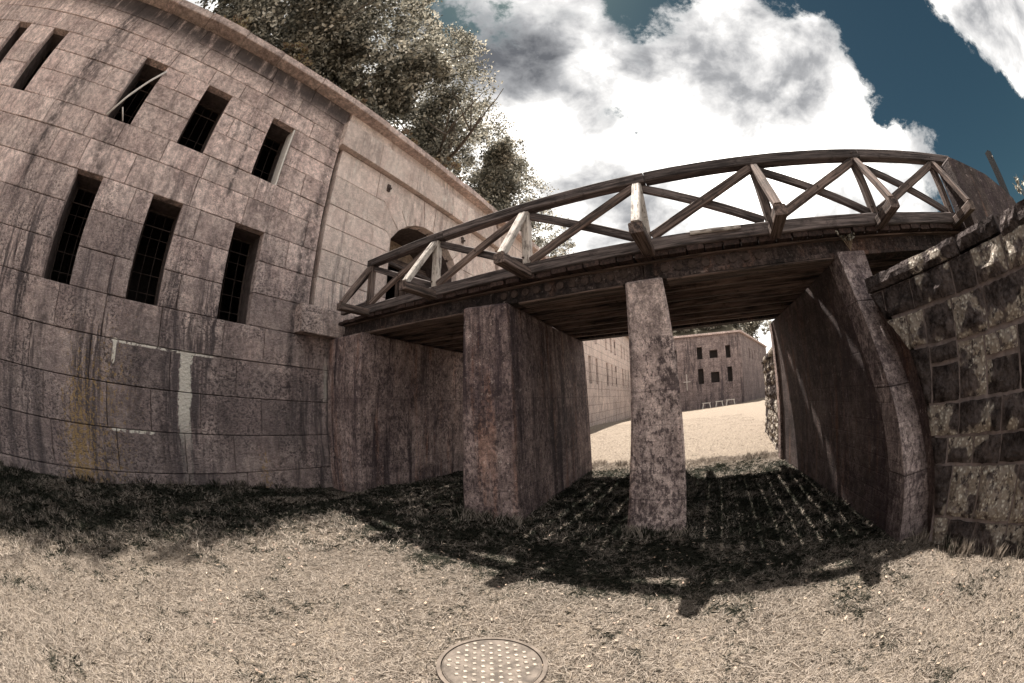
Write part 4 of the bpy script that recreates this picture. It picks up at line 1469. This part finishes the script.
TR = [((-8.6, -.9, 9.4), 4.5, 1.7, 24000, 'dense leafy tree at the left end of the front row on the fort roof'),
      ((-8.4, 1.2, 9.4), 10.5, 3.0, 56000, 'tall dense tree on the fort roof above the last windows before the gate'),
      ((-8.5, 4.9, 9.4), 10.8, 2.9, 56000, 'tall tree on the fort roof directly above the arched gate'),
      ((-9.9, 11.0, 9.8), 15.0, 3.3, 60000, 'tallest tree on the fort roof, with a twin trunk showing above the coping'),
      ((-10.6, 16.8, 9.8), 12.0, 3.2, 44000, 'rounded tree on the fort roof, right of the tallest one'),
      ((-10.6, 21.3, 9.8), 10.0, 3.2, 34000, 'small pale tree at the right end of the front row, above the bridge railing'),
      ((-9.8, 17.6, 9.6), 6.5, 2.7, 24000, 'short bushy tree on the fort roof filling the gap beside the rounded tree'),
      ((-10.6, 26.0, 9.8), 8.0, 3.2, 22000, 'low pale tree on the fort roof seen through the railing braces'),
      ((-12.6, 1.5, 10.0), 9.5, 3.0, 24000, 'tree in the second row on the fort roof, behind the leftmost one'),
      ((-13.5, 7.5, 10.0), 13.5, 3.4, 26000, 'tree in the second row on the fort roof, behind the gate')]
for i, (b_, H, r_, nl, lab) in enumerate(TR):
    tree(lab, b_, H, r_, nl, 100 + i * 7, leaf=.175, low=.04)
# dry shrubs hanging over the coping
SH = [(-3.5, 'left end'), (-.5, 'above the left windows'), (1.7, 'above the last window'), (4.2, 'above the groove left of the gate'), (6.8, 'above the gate arch'),
      (9.5, 'right of the gate arch'), (12.5, 'where the coping meets the railing'), (16.5, 'behind the bridge railing'), (21, 'far beyond the bridge railing')]
for i, (y, w_) in enumerate(SH):
    tree('low brown shrub on the fort coping, ' + w_, (-7.5, y, 9.2), 1.0 + .35 * (i % 3), .85, 2600, 400 + i, leaf=.10, mat=M_LEAF2, name='shrub', cat='shrub', group='brown shrubs along the fort coping', low=.1)
# bushes on the bastion roof
for i, (x, y, w_, H) in enumerate(((.5, 53.5, 'leftmost', 4.5), (5.0, 53.5, 'second from left', 4.0), (9.2, 56, 'middle', 5.5), (12.0, 62, 'second from right', 6.5), (15.8, 70, 'farthest right', 7.5))):
    tree('pale bushy tree on the roof of the far bastion, ' + w_ + ' one', (x, y, 9.7), H, 3.8, 9000, 500 + i, leaf=.33, group='bushes on the bastion roof', low=.02)
for i, (x, y, w_) in enumerate(((24, 70, 'nearer'), (36, 92, 'farther'))):
    tree('leafy tree on the bank far beyond the bridge, the ' + w_ + ' one', (x, y, 2.2), 12, 5.0, 5000, 520 + i, leaf=.5, group='trees beyond the ditch')

# ------------------------------------------------------------------ grass
rng = np.random.default_rng(5)


def gz_np(x, y):
    return np.array([ground_z(a, b) + .035 * mnoise.noise(Vector((a * .9, b * .9, 0))) + .016 * mnoise.noise(Vector((a * 3.3, b * 3.3, 5))) for a, b in zip(x, y)])


def blades(name, n, box, dmin, dmax, hgt, wid, lean, mat):
    x = rng.uniform(box[0], box[1], n * 3)
    y = rng.uniform(box[2], box[3], n * 3)
    # clumping
    d = np.hypot(x, y)
    keep = (d > dmin) & (d < dmax) & (x > -6.5)
    keep &= ~((np.hypot(x + .9, y - 1.46) < rng.uniform(.26, .31, len(x))))
    wu = (x - 2.6) * WN.x + (y - 2.6) * WN.y
    keep &= ~((y < 3.2) & (wu < 0.02)) & ~((x > 2.25) & (y >= 2.85) & (y < 8.3))
    for x0, x1 in ((-2.9, -2.05), (-.65, .08), (-6.6, -5.42)):
        keep &= ~((x > x0) & (x < x1) & (y > 4.15) & (y < 8.3))
    x, y = x[keep][:n], y[keep][:n]
    n = len(x)
    z = gz_np(x, y)
    a = rng.uniform(0, 2 * np.pi, n)
    h = hgt * rng.uniform(.45, 1.35, n) * (1 + .5 * np.array([mnoise.noise(Vector((p * 2.2, q * 2.2, 1))) for p, q in zip(x, y)]))
    wd = wid * rng.uniform(.7, 1.3, n)
    ln = lean * rng.uniform(.1, 1.4, n)
    la = a + rng.uniform(-.8, .8, n) + np.pi / 2
    base = np.stack([x, y, z - .005], 1)
    side = np.stack([np.cos(a), np.sin(a), np.zeros(n)], 1) * wd[:, None]
    tilt = np.stack([np.cos(la) * ln, np.sin(la) * ln, np.ones(n)], 1)
    mid = base + tilt * (h * .55)[:, None]
    tip = base + tilt * h[:, None] + np.stack([np.cos(la), np.sin(la), -.4 * np.ones(n)], 1) * (h * ln * .7)[:, None]
    V = np.stack([base - side, base + side, mid + side * .75, tip, mid - side * .75], 1).reshape(-1, 3)
    return quads(name, V, mat, per=5)


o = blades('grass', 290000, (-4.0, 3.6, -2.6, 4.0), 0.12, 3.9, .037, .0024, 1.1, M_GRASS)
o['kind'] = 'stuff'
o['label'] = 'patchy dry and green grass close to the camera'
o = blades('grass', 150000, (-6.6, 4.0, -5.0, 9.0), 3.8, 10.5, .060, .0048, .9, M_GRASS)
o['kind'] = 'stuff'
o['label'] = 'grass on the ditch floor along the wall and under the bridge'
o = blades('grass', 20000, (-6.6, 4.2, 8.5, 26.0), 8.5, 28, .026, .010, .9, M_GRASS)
o['kind'] = 'stuff'
o['label'] = 'sunlit dry grass on the ditch floor beyond the bridge'
# taller tufts along the foot of the walls and piers
tu = []
for k in range(190):
    r = random.random()
    if r < .35:
        x, y = -6.5 + random.random() * .12, random.uniform(-6, 4.3)
    elif r < .5:
        x, y = random.uniform(-2.3, -.7), 8.4 + random.random() * .6
    elif r < .62:
        x, y = random.uniform(.2, 2.2), 8.2 + random.random() * .6
    elif r < .8:
        u_ = random.uniform(-.2, 2.5)
        p = W0 + WU * u_ + WN * (.05 + random.random() * .1)
        x, y = p.x, p.y
    elif r < .9:
        x, y = random.uniform(-2.95, -2.0), 4.1 - random.random() * .08
    else:
        x, y = random.uniform(-.7, .12), 4.03 - random.random() * .08
    z = ground_z(x, y)
    for q in range(22):
        a = random.uniform(0, 6.28)
        hh = random.uniform(.06, .17)
        dx, dy = math.cos(a) * hh * .5, math.sin(a) * hh * .5
        bx, by = x + random.gauss(0, .035), y + random.gauss(0, .035)
        s_ = .005
        tu += [(bx - s_, by, z), (bx + s_, by, z), (bx + s_ + dx * .4, by + dy * .4, z + hh * .6), (bx + dx, by + dy, z + hh), (bx - s_ + dx * .4, by + dy * .4, z + hh * .6)]
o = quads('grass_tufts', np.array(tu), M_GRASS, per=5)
o['kind'] = 'stuff'
o['label'] = 'longer grass tufts along the foot of the walls and piers'
# dead leaves
C = np.stack([rng.uniform(-4.5, 3.0, 900), rng.uniform(.3, 4.6, 900), np.zeros(900)], 1)
C = C[(C[:, 0] - 2.6) * WN.x + (C[:, 1] - 2.6) * WN.y > .05]
C[:, 2] = gz_np(C[:, 0], C[:, 1]) + .025
Vl = leafmesh('x', C, .038, up=.2, aspect=.6)
Vc = Vl.reshape(-1, 4, 3)
cz = Vc[:, :, 2].mean(1)[:, None]
Vc[:, :, 2] = cz + (Vc[:, :, 2] - cz) * .35
o = quads('fallen_leaves', Vc.reshape(-1, 3), M_DRYLEAF)
o['kind'] = 'stuff'
o['label'] = 'dead leaves scattered over the dry grass in the foreground'
